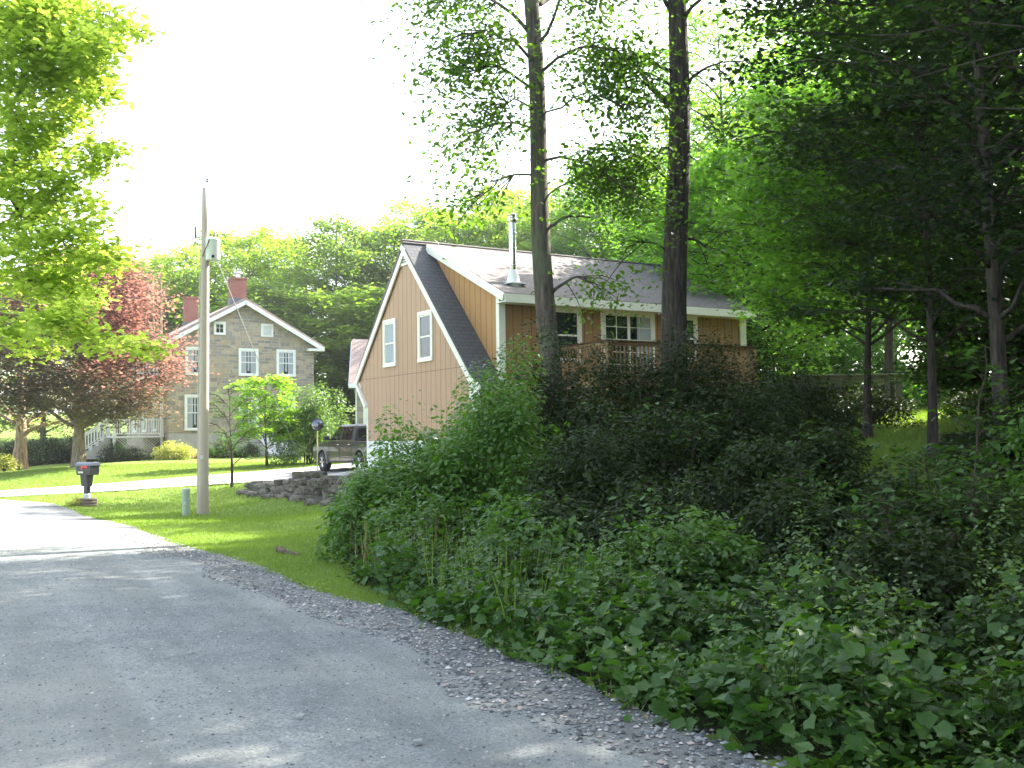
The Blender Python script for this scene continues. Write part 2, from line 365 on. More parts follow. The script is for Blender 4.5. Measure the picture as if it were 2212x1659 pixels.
def paint(name, c, rough=.55, dirt=.25):
    m = mat(name, c, rough, spec=.35); q = N(m); n1 = q.noise(q.co(), 2.2, 5, .65)
    q.base(q.mix(q.ramp(n1, [(.45, (0,)), (.8, (dirt,))]), c, [x * .55 for x in c])); return m
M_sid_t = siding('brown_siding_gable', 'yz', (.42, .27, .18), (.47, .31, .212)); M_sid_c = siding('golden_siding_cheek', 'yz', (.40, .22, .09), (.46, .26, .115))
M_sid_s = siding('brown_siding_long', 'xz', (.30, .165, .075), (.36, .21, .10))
M_shin = shingle('asphalt_shingle', 'xy', (.17, .152, .145), (.24, .212, .198))
M_trim = paint('cream_trim', (.78, .77, .68)); M_white = paint('white_paint', (.8, .8, .78))
M_glass = mat('window_glass', (.015, .018, .022), .03, spec=.9)
M_curt = paint('curtain', (.42, .46, .50), .9); M_conc = paint('foundation_paint', (.72, .72, .7), .85)
M_dark = mat('dark_interior', (.012, .012, .012), .9, spec=.1)
M_steel = mat('flue_steel', (.62, .62, .6), .22, 1.0); M_galv = paint('galvanised', (.5, .52, .53), .5)
M_deckw = wood('deck_lumber', (.36, .22, .12), (.25, .155, .09)); M_deckh = wood('deck_lumber_dark', (.12, .06, .04), (.07, .04, .03), 0)
M_stone_x = rubble('rubble_stone_gable', 'xz'); M_stone_y = rubble('rubble_stone_side', 'yz')
M_brick = brick('chimney_brick'); M_stucco = paint('parging', (.42, .40, .37), .9, .5); M_lead = mat('flashing', (.12, .13, .15), .6, .4)

def window(parent, axis, c, a0, a1, z0, z1, out, trim=.1, kind='double', cols=2, curtain=True, off=(0, 0, 0), trimm=None, name='window', rows=2):
    """window in plane axis = c (axis 'x' or 'y'), spans a0..a1 on the other axis; out = outward sign"""
    tm = trimm or M_white
    def bx(mb, p, q_, d0, d1, z_0, z_1, m=0):
        if axis == 'x': mb.box(c + out * d0, c + out * d1, p, q_, z_0, z_1, m)
        else: mb.box(p, q_, c + out * d0, c + out * d1, z_0, z_1, m)
    fr = MB(off)
    bx(fr, a0 - trim, a1 + trim, .0, .05, z1, z1 + trim * 1.15); bx(fr, a0 - trim, a1 + trim, .0, .062, z0 - trim * .9, z0)
    bx(fr, a0 - trim, a0, .0, .048, z0, z1); bx(fr, a1, a1 + trim, .0, .048, z0, z1)
    w_ = fr.build(name, tm, parent, bevel=.006)
    sa = MB(off); s = .045; zm = (z0 + z1) / 2
    bx(sa, a0, a1, .003, .03, z1 - s, z1 - .001); bx(sa, a0, a1, .003, .03, z0 + .001, z0 + s); bx(sa, a0 + .001, a0 + s, .003, .029, z0 + s, z1 - s); bx(sa, a1 - s, a1 - .001, .003, .029, z0 + s, z1 - s)
    if kind == 'double': bx(sa, a0 + s, a1 - s, .003, .035, zm - .025, zm + .025)
    zt0 = zm + .025 if kind == 'double' else z0 + s
    for i in range(1, cols): x = a0 + (a1 - a0) * i / cols; bx(sa, x - .011, x + .011, .003, .02, zt0, z1 - s)
    for i in range(1, rows): z = zt0 + (z1 - zt0) * i / rows; bx(sa, a0 + s, a1 - s, .003, .018, z - .011, z + .011)
    sa.build('sash', tm, w_)
    gl = MB(off); bx(gl, a0 + s * .5, a1 - s * .5, .004, .012, z0 + s * .5, z1 - s * .5); gl.build('pane', M_glass, w_)
    if curtain:
        cu = MB(off); n = 9
        for (b0, b1, cz0) in curtain if isinstance(curtain, list) else [(a0 + s, a0 + (a1 - a0) * .32, z0 + s), (a1 - (a1 - a0) * .32, a1 - s, z0 + s)]:
            for i in range(n):
                p = b0 + (b1 - b0) * i / n; bx(cu, p, p + (b1 - b0) / n * .8, .0125, .0145 + .002 * (i % 2), cz0, z1 - s)
        cu.build('curtain', M_curt, w_)
    return w_

# ================================================================= brown house
A_off = (0, 0, .9); A_ang = R_(32.08); HW = (-2.4804, 30.0)
ah = empty('brown_house', (HW[0], HW[1], .9), A_ang)
tag(ah, 'brown vertical-sided house with tall pointed gable, grey shingles and rear deck', 'house')
PK = (1.32, 7.5); EL = (4.9, 3.5); KL = (4.07, 2.64); ER = (-3.12, 2.88); BW = -2.85; L1 = 9.75
def off_line(a, b, d):
    ux, uz = b[0] - a[0], b[1] - a[1]; l = math.hypot(ux, uz); return (-uz / l * d, ux / l * d)
o = MB(A_off); o.prism([(KL[0], .95), (KL[0], KL[1]), (EL[0] - .12, EL[1]), (PK[0], PK[1] - .12), (ER[0] + .32, ER[1] + .05), (BW, 2.7), (BW, .95)], 'x', 0, .14)
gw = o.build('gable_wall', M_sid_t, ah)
o = MB(A_off); o.box(-.02, .0, BW + .02, KL[0] - .02, .5, 1.46); o.box(-.035, -.003, BW, KL[0], 1.46, 1.53); fd = o.build('foundation', M_conc, ah)
# side walls: front (long, with dormer) and back
o = MB(A_off); o.box(.14, L1, BW, BW + .14, .6, 3.0); o.box(.86, L1, BW - .001, BW + .139, 3.0, 5.62)
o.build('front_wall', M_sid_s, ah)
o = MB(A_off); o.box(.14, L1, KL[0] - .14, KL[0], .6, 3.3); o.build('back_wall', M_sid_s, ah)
o = MB(A_off); o.prism([(BW, .6), (BW, 5.6), (PK[0], 7.4), (EL[0] - .2, 3.5), (KL[0], 2.6), (KL[0], .6)], 'x', L1, L1 + .12); o.build('far_wall', M_sid_t, ah)
# dormer cheek: triangle standing on the steep roof
def dz(t): return 7.5 - (1.32 - t) * .4536
def rz(t): return 7.5 - (1.32 - t) * 1.0405
o = MB(A_off); o.prism([(PK[0], 7.42), (BW - .0, dz(BW) - .1), (BW - .0, 3.0), (BW + .3, 3.3)], 'x', .80, .86); o.build('dormer_cheek', M_sid_c, ah)
# roofs (steep strip, shed dormer roof, back slope)
def slab(a, b, th, s0, s1, mb, m=0):
    dx, dzz = b[0] - a[0], b[1] - a[1]; l = math.hypot(dx, dzz); nx, nz = (dzz / l * th, -dx / l * th)
    if nz > 0: nx, nz = -nx, -nz
    mb.prism([a, b, (b[0] + nx, b[1] + nz), (a[0] + nx, a[1] + nz)], 'x', s0, s1, m)
def roof_mat_for(): return M_shin
o = MB(A_off); slab((PK[0], PK[1] + .02), (ER[0] - .12, rz(ER[0] - .12) + .02), .10, -.09, .80, o); o.build('roof_strip', shingle('steep_shingle_shaded', 'xz', (.11, .11, .118), (.155, .15, .155)), ah)  # dormer's cast shadow put into the strip as a darker shingle colour
o = MB(A_off); slab((PK[0] + .02, PK[1] + .06), (-3.32, dz(-3.32) + .05), .09, .66, 10.0, o); slab((PK[0] - .02, PK[1] + .06), (EL[0] + .03, EL[1] + .03), .1, -.09, 10.0, o)
rf = o.build('roof', M_shin, ah)
o = MB(A_off); o.tube([(-.09, PK[0], PK[1] + .05), (10.0, PK[0], PK[1] + .05)], .06, 6); o.build('ridge_cap', M_shin, ah)
# trim boards
def board(mb, a, b, wd, s0, s1, dn=.0):
    dx, dzz = b[0] - a[0], b[1] - a[1]; l = math.hypot(dx, dzz); nx, nz = (dzz / l, -dx / l)
    if nz > 0: nx, nz = -nx, -nz
    mb.prism([(a[0] + nx * dn, a[1] + nz * dn), (b[0] + nx * dn, b[1] + nz * dn), (b[0] + nx * (dn + wd), b[1] + nz * (dn + wd)), (a[0] + nx * (dn + wd), a[1] + nz * (dn + wd))], 'x', s0, s1)
o = MB(A_off); board(o, (PK[0] - .1, PK[1] - .12), (EL[0] + .02, EL[1] - .0), .17, -.105, -.06, .02); board(o, (PK[0] + .0, PK[1] - .03), (ER[0] - .1, rz(ER[0] - .1) - .02), .17, -.103, -.058, .02)
board(o, (EL[0] + .02, EL[1]), (KL[0] + .03, KL[1] + .0), .12, -.10, .0, -.04)
o.build('rake_trim', M_trim, ah)
o = MB(A_off); o.box(-.03, .08, KL[0] - .02, KL[0] + .05, .9, KL[1]); o.build('corner_board', M_trim, ah); o = MB(A_off); o.box(-.03, .1, BW - .05, BW + .14, .9, 2.62)
o.prism([(ER[0] - .08, ER[1] + .0), (BW + .16, ER[1] + .42), (BW + .16, 2.6), (BW - .02, 2.6)], 'x', -.10, -.004)
o.build('corner_board', M_trim, ah); o = MB(A_off); o.box(.72, .80, BW - .06, BW + .1, 3.05, dz(BW) - .15); o.box(.80, .92, BW - .06, BW, 3.0, dz(BW) - .15); o.build('corner_board', M_trim, ah); o = MB(A_off); o.box(L1 - .1, L1 + .14, BW - .05, BW, .9, 5.4)
o.build('corner_board', M_trim, ah)
o = MB(A_off); board(o, (PK[0] - .25, dz(PK[0] - .25) + .04), (-3.34, dz(-3.34) + .03), .2, .61, .66, .0); board(o, (PK[0] - .25, dz(PK[0] - .25) + .04), (-3.34, dz(-3.34) + .03), .2, 10.0, 10.04, 0)
o.box(.66, 10.0, -3.345, -3.30, dz(-3.32) - .2, dz(-3.32) + .03); o.build('dormer_fascia', M_trim, ah)
o = MB(A_off); o.box(.66, 10.0, -3.30, BW - .001, dz(-3.32) - .19, dz(-3.32) - .16); o.build('soffit', M_trim, ah)
# vent
ve = MB(A_off); ve.prism([(1.85, 6.80), (1.36, 7.33), (.90, 6.80)], 'x', -.05, -.001); vo = ve.build('gable_vent', M_trim, ah)
ve = MB(A_off)
for k in range(5):
    z = 6.88 + k * .075; hwid = (7.24 - z) * .72; ve.box(-.066, -.05, 1.37 - hwid, 1.37 + hwid, z, z + .035)
ve.build('louvre', M_lead, vo)
for a0, a1 in ((2.03, 2.72), (-.37, .34)):
    window(ah, 'x', 0, a0, a1, 3.9, 5.17, -1, .1, 'double', 1, [(a0 + .06, a1 - .05, 3.96)] if a0 > 1 else False, A_off, M_trim, rows=1)
window(ah, 'y', BW, 2.5, 3.38, 3.75, 5.12, -1, .1, 'double', 1, False, A_off, M_trim, rows=1)
window(ah, 'y', BW, 7.05, 7.75, 3.9, 5.12, -1, .1, 'double', 1, False, A_off, M_trim, rows=1)
# sliding door with grid and curtain
window(ah, 'y', BW, 4.3, 6.05, 3.25, 5.12, -1, .12, 'single', 4, [(5.65, 6.0, 3.3), (5.5, 5.62, 3.9)], A_off, M_trim, name='patio_door', rows=5)
o = MB(A_off); o.box(5.14, 5.22, BW - .05, BW - .01, 3.25, 5.12); o.build('door_stile', M_trim, ah)
# flue
fl = MB(A_off); s_, t_ = 1.5, -2.42; zb = dz(t_)
fl.lathe([(.105, 0), (.105, 1.72)], (s_, t_, zb + .1), 20, 0)
for z in (.55, 1.02, 1.45): fl.lathe([(.115, 0), (.115, .035)], (s_, t_, zb + z), 20, 0)
fl.lathe([(.14, 0), (.15, .05), (.15, .09), (.12, .11)], (s_, t_, zb + 1.78), 20, 0); fl.lathe([(.1, 0), (.1, .06)], (s_, t_, zb + 1.9), 16, 0); fl.lathe([(.15, 0), (.16, .03), (.04, .08)], (s_, t_, zb + 1.95), 20, 0)
fo = fl.build('flue_pipe', M_steel, ah, bevel=.004)
fo.data.polygons.foreach_set('use_smooth', [True] * len(fo.data.polygons))
fl = MB(A_off); fl.lathe([(.24, -.12), (.115, .42)], (s_, t_, zb + .02), 18, 0); fl.box(s_ - .3, s_ + .3, t_ - .3, t_ + .3, zb + .02, zb + .05); fb = fl.build('flashing', paint('flashing_white', (.75, .76, .76), .4), fo)
# deck (local s, t, z)
dk = MB(A_off); dk.box(2.7, 8.15, -5.0, BW - .06, 3.12, 3.16); dk.box(2.7, 8.15, -5.03, -4.99, 2.9, 3.12); dk.box(2.68, 2.72, -5.0, BW - .06, 2.9, 3.11); dk.box(8.13, 8.17, -5.0, BW - .06, 2.9, 3.11)
deck = dk.build('deck', M_deckw, ah)
for (s_, t_) in ((2.78, -4.93), (4.6, -4.93), (6.4, -4.93), (8.06, -4.93)):
    p = MB(A_off); p.box(s_ - .06, s_ + .06, t_ - .14, t_ - .02, 1.0, 4.05); p.build('post', M_deckw, deck)
p = MB(A_off); p.box(2.68, 8.17, -5.1, -4.92, 4.08, 4.12); p.box(2.70, 2.86, -4.92, BW - .06, 4.08, 4.115); p.box(8.0, 8.15, -4.92, BW - .06, 4.08, 4.115); p.build('handrail', M_deckh, deck)
p = MB(A_off); p.box(2.7, 8.15, -4.99, -4.955, 3.98, 4.07); p.box(2.7, 8.15, -4.99, -4.955, 3.22, 3.3); p.box(2.74, 2.775, -4.95, BW - .06, 3.98, 4.07); p.box(8.07, 8.105, -4.95, BW - .06, 3.98, 4.07); p.build('rail_bar', M_deckw, deck)
bal = None
bl = [(s, -5.01) for s in np.arange(2.92, 8.0, .135)] + [(2.72, t) for t in np.arange(-4.85, -2.98, .135)] + [(8.13, t) for t in np.arange(-4.85, -2.98, .135)]
for s_, t_ in bl:
    if bal is None:
        p = MB((0, 0, 0)); p.box(-.018, .018, -.018, .018, 3.18 - .9, 4.0 - .9); bal = p.build('baluster', M_deckw, deck); bal.location = (s_, t_, 0)
    else: c = bal.copy(); SC.collection.objects.link(c); c.parent = deck; c.location = (s_, t_, 0)

# ================================================================= stone farmhouse
GX, GY = atD((450 + 450 / 1.596) / 3, (520 + 900 / 1.596) / 3, 60)[:2]
S_ang = R_(30); sh = empty('stone_house', (GX, GY, .7), S_ang); O = (0, 0, .7)
tag(sh, 'two storey tan rubble stone farmhouse with white windows and red brick chimneys', 'house')
HWD = 4.2; LEN = 13.0; ZE = 7.15; ZP = 9.72
o = MB(O); o.prism([(-HWD, .3), (HWD, .3), (HWD, ZE), (0, ZP - .05), (-HWD, ZE)], 'y', 0, .4); o.build('gable_wall', M_stone_x, sh); o = MB(O); o.prism([(-HWD, .3), (HWD, .3), (HWD, ZE), (0, ZP - .05), (-HWD, ZE)], 'y', LEN - .4, LEN); o.build('gable_wall', M_stone_x, sh)
o = MB(O); o.box(-HWD + .003, -HWD + .4, .4, LEN - .4, .3, ZE - .1); o.box(HWD - .4, HWD - .003, .4, LEN - .4, .3, ZE - .1); o.build('side_wall', M_stone_y, sh)
o = MB(O); o.box(-HWD - .01, HWD + .01, -.03, -.002, .3, 2.05); o.build('parged_base', M_stucco, sh)
M_redroof = shingle('weathered_shingle', 'yx', (.34, .26, .23), (.42, .33, .29))
def pslab(mb, a, b, th, y0, y1):
    dx, dzz = b[0] - a[0], b[1] - a[1]; l = math.hypot(dx, dzz); nx, nz = (dzz / l * th, -dx / l * th)
    if nz > 0: nx, nz = -nx, -nz
    mb.prism([a, b, (b[0] + nx, b[1] + nz), (a[0] + nx, a[1] + nz)], 'y', y0, y1)
o = MB(O); pslab(o, (-.01, ZP + .12), (-4.72, 7.2), .12, -.42, LEN + .3); pslab(o, (.01, ZP + .12), (4.72, 7.2), .12, -.42, LEN + .3); o.build('roof', M_redroof, sh)
o = MB(O); pslab(o, (-.001, ZP - .02), (-4.70, 7.08), .22, -.46, -.36); pslab(o, (.001, ZP - .02), (4.70, 7.08), .22, -.46, -.36)
o.box(3.75, 4.72, -.45, .0, 6.88, 7.02); o.box(-4.72, -3.75, -.45, .0, 6.88, 7.02); o.box(4.6, 4.74, -.36, LEN, 6.95, 7.15); o.box(-4.74, -4.6, -.36, LEN, 6.95, 7.15); o.build('cornice', M_white, sh)
def chim(x, y, w_, z0, z1, cap):
    c = MB(O); c.box(x - w_ / 2, x + w_ / 2, y - .35, y + .35, z0, z1); c.box(x - w_ / 2 - .05, x + w_ / 2 + .05, y - .4, y + .4, z1, z1 + .12)
    ob = c.build('chimney', M_brick, sh)
    if cap:
        c = MB(O); c.lathe([(.15, .0), (.15, .22)], (x + .05, y, z1 + .12), 14); c.lathe([(.25, .0), (.27, .03), (.2, .12), (.05, .17)], (x + .05, y, z1 + .36), 14)
        for dx in (-.12, .12): c.box(x + .05 + dx - .01, x + .05 + dx + .01, y - .01, y + .01, z1 + .3, z1 + .38)
        c.build('chimney_cap', M_steel, ob)
    c = MB(O); c.box(x - w_ / 2 - .03, x + w_ / 2 + .03, y - .38, y + .38, z0, z0 + .35 + (.25 if cap else 0)); c.build('flashing', M_lead, ob)
chim(-.17, .75, .88, 9.3, 11.0, True); chim(-.5, 11.2, .85, 9.2, 11.15, False)
for a0, a1, z0, z1 in ((-3.2, -2.28, 5.45, 6.8), (-.2, .72, 5.45, 6.8), (2.03, 2.95, 5.45, 6.8), (-3.25, -2.33, 2.32, 4.1), (-.2, .72, 2.32, 4.1), (2.03, 2.95, 2.32, 4.1)):
    window(sh, 'y', -.03 if z0 < 3 else 0, a0, a1, z0, z1, -1, .12, 'double', 3, [(a0 + .06, a0 + .34, z0 + .05), (a1 - .34, a1 - .06, z0 + .05), (a0 + .4, a1 - .4, z0 + .05 + (z1 - z0) * .1)], O)
window(sh, 'y', 0, -1.64, -1.16, 7.76, 8.32, -1, .1, 'single', 2, False, O)
o = MB(O); o.box(1.0, 1.72, -.05, -.001, 7.66, 8.42); lo = o.build('attic_louvre', M_white, sh)
o = MB(O)
for k in range(8): o.box(1.12, 1.6, -.065, -.05, 7.76 + k * .07, 7.80 + k * .07)
o.build('slat', M_galv, lo)
for y in (3.2, 6.4, 9.6):
    for z0, z1 in ((5.45, 6.8), (2.32, 4.1)): window(sh, 'x', -HWD, y, y + .92, z0, z1, -1, .12, 'double', 3, True, O)
# cellar bulkhead, sloping white doors
o = MB(O); o.prism([(-.04, .6), (-1.9, .6), (-1.9, .85), (-.04, 1.75)], 'x', .9, 2.5)
bk = o.build('cellar_hatch', paint('hatch_paint', (.6, .6, .6)), sh)
# porch
ph = MB(O); X0, X1, Y0, Y1, ZF = -7.0, -4.25, 1.0, 7.5, 1.95
ph.box(X0, X1, Y0, Y1, ZF - .1, ZF); porch = ph.build('porch', M_white, sh)
p = MB(O); p.box(X0 - .15, X1, Y0 - .15, Y1 + .15, 4.55, 4.75); pslab(p, (X1, 5.5), (X0 - .3, 4.75), .08, Y0 - .25, Y1 + .25); p.build('porch_roof', M_white, porch)
for x, y in ((X0 + .1, Y0 + .1), (X1 - .12, Y0 + .1), (X0 + .1, 3.2), (X0 + .1, 5.4), (X0 + .1, Y1 - .1)):
    p = MB(O); p.box(x - .07, x + .07, y - .07, y + .07, .8, 4.55); p.box(x - .1, x + .1, y - .1, y + .1, 1.95, 2.1); p.box(x - .1, x + .1, y - .1, y + .1, 4.4, 4.54); p.build('column', M_white, porch)
p = MB(O); p.box(X0 + .17, X1 - .19, Y0 + .07, Y0 + .13, 2.82, 2.9); p.box(X0 + .17, X1 - .19, Y0 + .07, Y0 + .13, 2.05, 2.11)
for x in np.arange(X0 + .25, X1 - .2, .13): p.box(x - .02, x + .02, Y0 + .08, Y0 + .12, 2.11, 2.82)
p.build('railing', M_white, porch)
p = MB(O)
for k in range(-8, 24):        # diagonal lattice under the porch floor
    for sgn in (1, -1):
        x = X0 + k * .17; a = (x if sgn > 0 else x + .95, 1.0); b = (x + .95 if sgn > 0 else x, 1.83)
        if min(a[0], b[0]) < X0 + .1 or max(a[0], b[0]) > X1: continue
        p.prism([(a[0] - .022, a[1]), (a[0] + .022, a[1]), (b[0] + .022, b[1]), (b[0] - .022, b[1])], 'y', Y0 - .01 - .012 * (sgn > 0), Y0 - .0 - .012 * (sgn > 0))
p.box(X0 + .05, X1, Y0 - .025, Y0 + .02, .9, 1.0); p.build('lattice', paint('lattice_paint', (.62, .6, .5)), porch)
p = MB(O)
for k in range(5): p.box(X0 - 1.6 + k * .32, X0 - .01, 1.7, 3.1, .7 + k * .24, .93 + k * .24)
p.build('steps', paint('step_paint', (.45, .45, .45)), porch)
p = MB(O)
for y in (1.7, 3.1):
    p.prism([(X0 - 1.65, 1.75), (X0, 2.82), (X0, 2.9), (X0 - 1.65, 1.83)], 'y', y - .03, y + .03); p.prism([(X0 - 1.65, 1.0), (X0, 2.07), (X0, 2.13), (X0 - 1.65, 1.06)], 'y', y - .025, y + .025)
    for k in range(11): x = X0 - 1.6 + k * .155; zz = 1.03 + (x - X0 + 1.65) * .648; p.box(x - .02, x + .02, y - .018, y + .018, zz, zz + .75)
    p.box(X0 - 1.72, X0 - 1.6, y - .06, y + .06, .6, 1.95)
p.build('stair_rail', M_white, porch)

# small stone wing seen past the brown house
bx_, by_ = -9.1, 58.0; wg = empty('stone_cottage', (bx_, by_, .7), R_(6)); wg.scale = (1.16, 1.16, 1.16); O = (0, 0, .8)
tag(wg, 'small stone building with pinkish roof half hidden behind the brown house', 'building')
o = MB(O); o.box(.35, 8, .5, .9, .3, 4.45); o.build('wall', M_stone_x, wg); o = MB(O); o.box(.35, 8, 5.6, 6, .3, 4.45); o.build('wall', M_stone_x, wg)
o = MB(O); o.prism([(.902, .3), (5.598, .3), (5.598, 4.45), (3.25, 6.45), (.902, 4.45)], 'x', .36, .75); o.build('gable_wall', M_stone_y, wg)
o = MB(O)
def xslab(mb, a, b, th, x0, x1):
    dx, dzz = b[0] - a[0], b[1] - a[1]; l = math.hypot(dx, dzz); nx, nz = (dzz / l * th, -dx / l * th)
    if nz > 0: nx, nz = -nx, -nz
    mb.prism([a, b, (b[0] + nx, b[1] + nz), (a[0] + nx, a[1] + nz)], 'x', x0, x1)
xslab(o, (.2, 4.3), (3.25, 6.7), .1, 0, 8.2); xslab(o, (6.3, 4.3), (3.26, 6.7), .1, 0, 8.2); o.build('roof', shingle('cottage_shingle', 'xy', (.34, .26, .23), (.42, .33, .29)), wg)
o = MB(O); xslab(o, (.2, 4.2), (3.25, 6.6), .2, -.05, .0); xslab(o, (6.3, 4.2), (3.26, 6.6), .2, -.05, .0); o.box(-.02, 8.2, .12, .19, 4.05, 4.28); o.box(.28, .345, .44, .52, .5, 4.1); o.build('rake_trim', M_white, wg)
window(wg, 'y', .5, .75, 1.35, 1.6, 3.0, -1, .1, 'double', 2, True, O); window(wg, 'y', .5, 3.5, 4.3, 1.6, 3.0, -1, .1, 'double', 2, True, O)

# ================================================================= utility pole
M_pole = wood('pole_wood', (.46, .41, .34), (.30, .25, .20)); px_, py_ = atD(203, 515, 28)[:2]; pz = h1(px_, py_)
up = empty('utility_pole', (px_, py_, pz), 0); tag(up, 'weathered wooden utility pole with grey transformer box on the lawn', 'utility pole')
o = MB(); lean = .03
o.tube([(lean * z / 1.6 * .35, 0, z) for z in (-.3, 0, 2, 4, 6, 8.0, 8.85)], [.155, .15, .135, .125, .115, .10, .092], 14); o.build('pole', M_pole, up, smooth=True)
M_box = paint('transformer_paint', (.56, .6, .55), .45, .15)
o = MB(); z0 = 6.85; o.lathe([(.17, 0), (.19, .02), (.19, .52), (.20, .54), (.20, .57), (.17, .60), (.06, .62)], (.275, -.06, z0), 24); tr = o.build('transformer', M_box, up, smooth=True)
tr.modifiers.new('bevel', 'BEVEL').width = .008
o = MB(); o.box(.1, .18, -.1, .0, z0 + .1, z0 + .18); o.box(.1, .18, -.1, .0, z0 + .42, z0 + .5); o.build('bracket', M_galv, tr)
o = MB(); o.lathe([(.03, 0), (.045, .03), (.03, .06), (.045, .09), (.03, .12), (.02, .17)], (.33, -.09, z0 + .60), 10); o.build('bushing', paint('porcelain', (.25, .2, .17), .2), tr)
o = MB(); o.box(.30, .37, -.26, -.235, z0 + .05, z0 + .12); o.tube([(.24, -.255, z0 + .54), (.18, -.27, z0 + .38), (.08, -.2, z0 + .2), (.02, -.14, z0 + .1)], .012, 6); o.build('cable', M_dark, tr)
o = MB(); o.tube([(.02, 0, 7.45), (-.14, -.02, 7.43), (-.2, -.02, 7.5)], .012, 5); o.tube([(-.2, -.02, 7.48), (-.215, -.02, 7.8)], [.035, .03], 8); o.build('fuse_holder', mat('fuse_blue', (.05, .06, .12), .4), up)
o = MB(); o.tube([(.05, 0, 8.84), (.055, 0, 9.05)], .012, 6); o.lathe([(.02, 0), (.05, .03), (.03, .07), (.05, .1), (.02, .13)], (.11, 0, 9.0), 10); o.build('insulator', mat('insulator_grey', (.2, .21, .23), .4), up)
o = MB(); o.tube([(-.148, -.03, 0), (-.13, -.03, 3), (-.085, -.02, 7.2)], .016, 6); o.build('ground_wire_cover', paint('conduit', (.45, .44, .36)), up)
o = MB()
for z in (1.0, 1.02): pass
o.box(-.02, .05, -.165, -.15, 1.5, 1.6); o.build('pole_tag', M_galv, up)
# guy wire from the pole to the ground beyond
gx, gy, _ = hit(355, 475); gx, gy = atD(310, 480, 33)[:2]; gz = h1(gx, gy)
o = MB(); a = Vector((px_ + .15, py_ + .1, pz + 7.35)); b = Vector((gx, gy, gz)); o.tube([a, a.lerp(b, .5) + Vector((0, 0, -.05)), b], .011, 5); gwm = o.build('guy_wire', mat('wire_grey', (.3, .3, .3), .5, .5)); tag(gwm, 'thin stay wire running from the pole down to the lawn', 'wire')
# service cable over the brown house roof
# ================================================================= pedestal
qx, qy = atD(186, 517, 27.4)[:2]; qz = h1(qx, qy)
ps = empty('cable_pedestal', (qx, qy, qz)); M_ped = paint('pedestal_paint', (.30, .37, .31), .5, .2); tag(ps, 'short grey green cable post standing left of the pole', 'cable post')
o = MB(); o.lathe([(.095, -.1), (.095, .62), (.09, .64)], (0, 0, 0), 16); b1 = o.build('body', M_ped, ps, smooth=False, bevel=.004)
o = MB(); o.lathe([(.108, .6), (.108, .7), (.095, .735), (.03, .745)], (0, 0, 0), 16); o.build('cap', M_ped, ps)
o = MB(); o.box(-.02, .02, -.104, -.09, .32, .4); o.build('label_plate', M_galv, b1)
# ================================================================= mailbox
mx, my = atD(87, 505, 32)[:2]; mz = h1(mx, my); mbx = empty('mailbox', (mx, my, mz), R_(152))
tag(mbx, 'black roadside mailbox with red flag on a flared post', 'mailbox')
M_blk = mat('black_plastic', (.018, .018, .022), .45)
o = MB(); o.prism([(-.15, .93), (.15, .93), (.17, 1.05), (.165, 1.24), (.12, 1.285), (-.12, 1.285), (-.165, 1.24), (-.17, 1.05)], 'x', -.34, .30); bd = o.build('box', M_blk, mbx, bevel=.012)
o = MB(); o.prism([(-.19, 1.21), (.19, 1.21), (.17, 1.275), (.10, 1.32), (-.10, 1.32), (-.17, 1.275)], 'x', -.38, .34); o.build('lid', mat('box_lid', (.10, .11, .14), .3), mbx, bevel=.01)
o = MB(); o.prism([(-.08, .58), (.08, .58), (.13, .93), (-.13, .93)], 'x', -.13, .17); o.box(-.075, .075, -.07, .07, -.1, .66); o.build('post', M_blk, mbx, bevel=.01)
o = MB(); o.box(-.22, .05, .172, .186, 1.15, 1.205); o.box(-.0, .06, .172, .188, 1.09, 1.206)
o.build('flag', mat('flag_red', (.6, .03, .04), .4), mbx)
o = MB(); o.box(-.02, .2, .165, .178, .985, 1.04); o.build('number_plate', paint('plate', (.5, .5, .38)), mbx)
o = MB(); o.lathe([(.1, .0), (.11, .33), (.085, .36)], (0, 0, 0), 12); o.build('sleeve', paint('sleeve_white', (.55, .62, .62)), mbx)
# planter ring
pr = empty('planter', (mx + .12, my - .18, mz)); tag(pr, 'round ribbed brown planter ring at the foot of the mailbox', 'planter')
o = MB(); prof = []
for k in range(3): z = k * .085; prof += [(.23, z), (.255, z + .02), (.255, z + .06), (.235, z + .08)]
o.lathe(prof + [(.2, .25), (.19, .2)], (0, 0, -.02), 26); o.build('ring', paint('planter_clay', (.16, .12, .10), .8), pr, smooth=False)
o = MB(); o.lathe([(.19, .17), (.18, .2), (.05, .22)], (0, 0, 0), 16); o.build('soil', M_floor, pr)

# ================================================================= driveway mirror
dx_, dy_ = atD(317.5, 462, 40)[:2]; dz_ = h1(dx_, dy_); dm = empty('driveway_mirror', (dx_, dy_, dz_), R_(10))
tag(dm, 'round convex mirror on a thin yellow post beside the driveway', 'mirror')
o = MB(); o.tube([(0, 0, -.1), (0, 0, 1.75)], .022, 8); o.build('post', paint('post_yellow', (.42, .42, .12)), dm)
o = MB(); n = 24; prof = [(.225 * math.sin(a), .10 * math.cos(a)) for a in np.linspace(math.pi / 2, .02, 9)]
o.lathe(prof, (0, 0, 0), 28); ml = o.build('mirror_face', mat('mirror_silver', (.15, .15, .17), .05, 1.0), dm, smooth=True); ml.rotation_euler = (R_(78), 0, 0); ml.location = (0, -.04, 1.93)
o = MB(); o.lathe([(.21, -.06), (.24, -.03), (.24, .012), (.22, .014)], (0, 0, 0), 28); ml = o.build('rim', mat('rim_dark', (.04, .04, .05), .4), dm); ml.rotation_euler = (R_(90), 0, 0); ml.location = (0, -.04, 1.93)

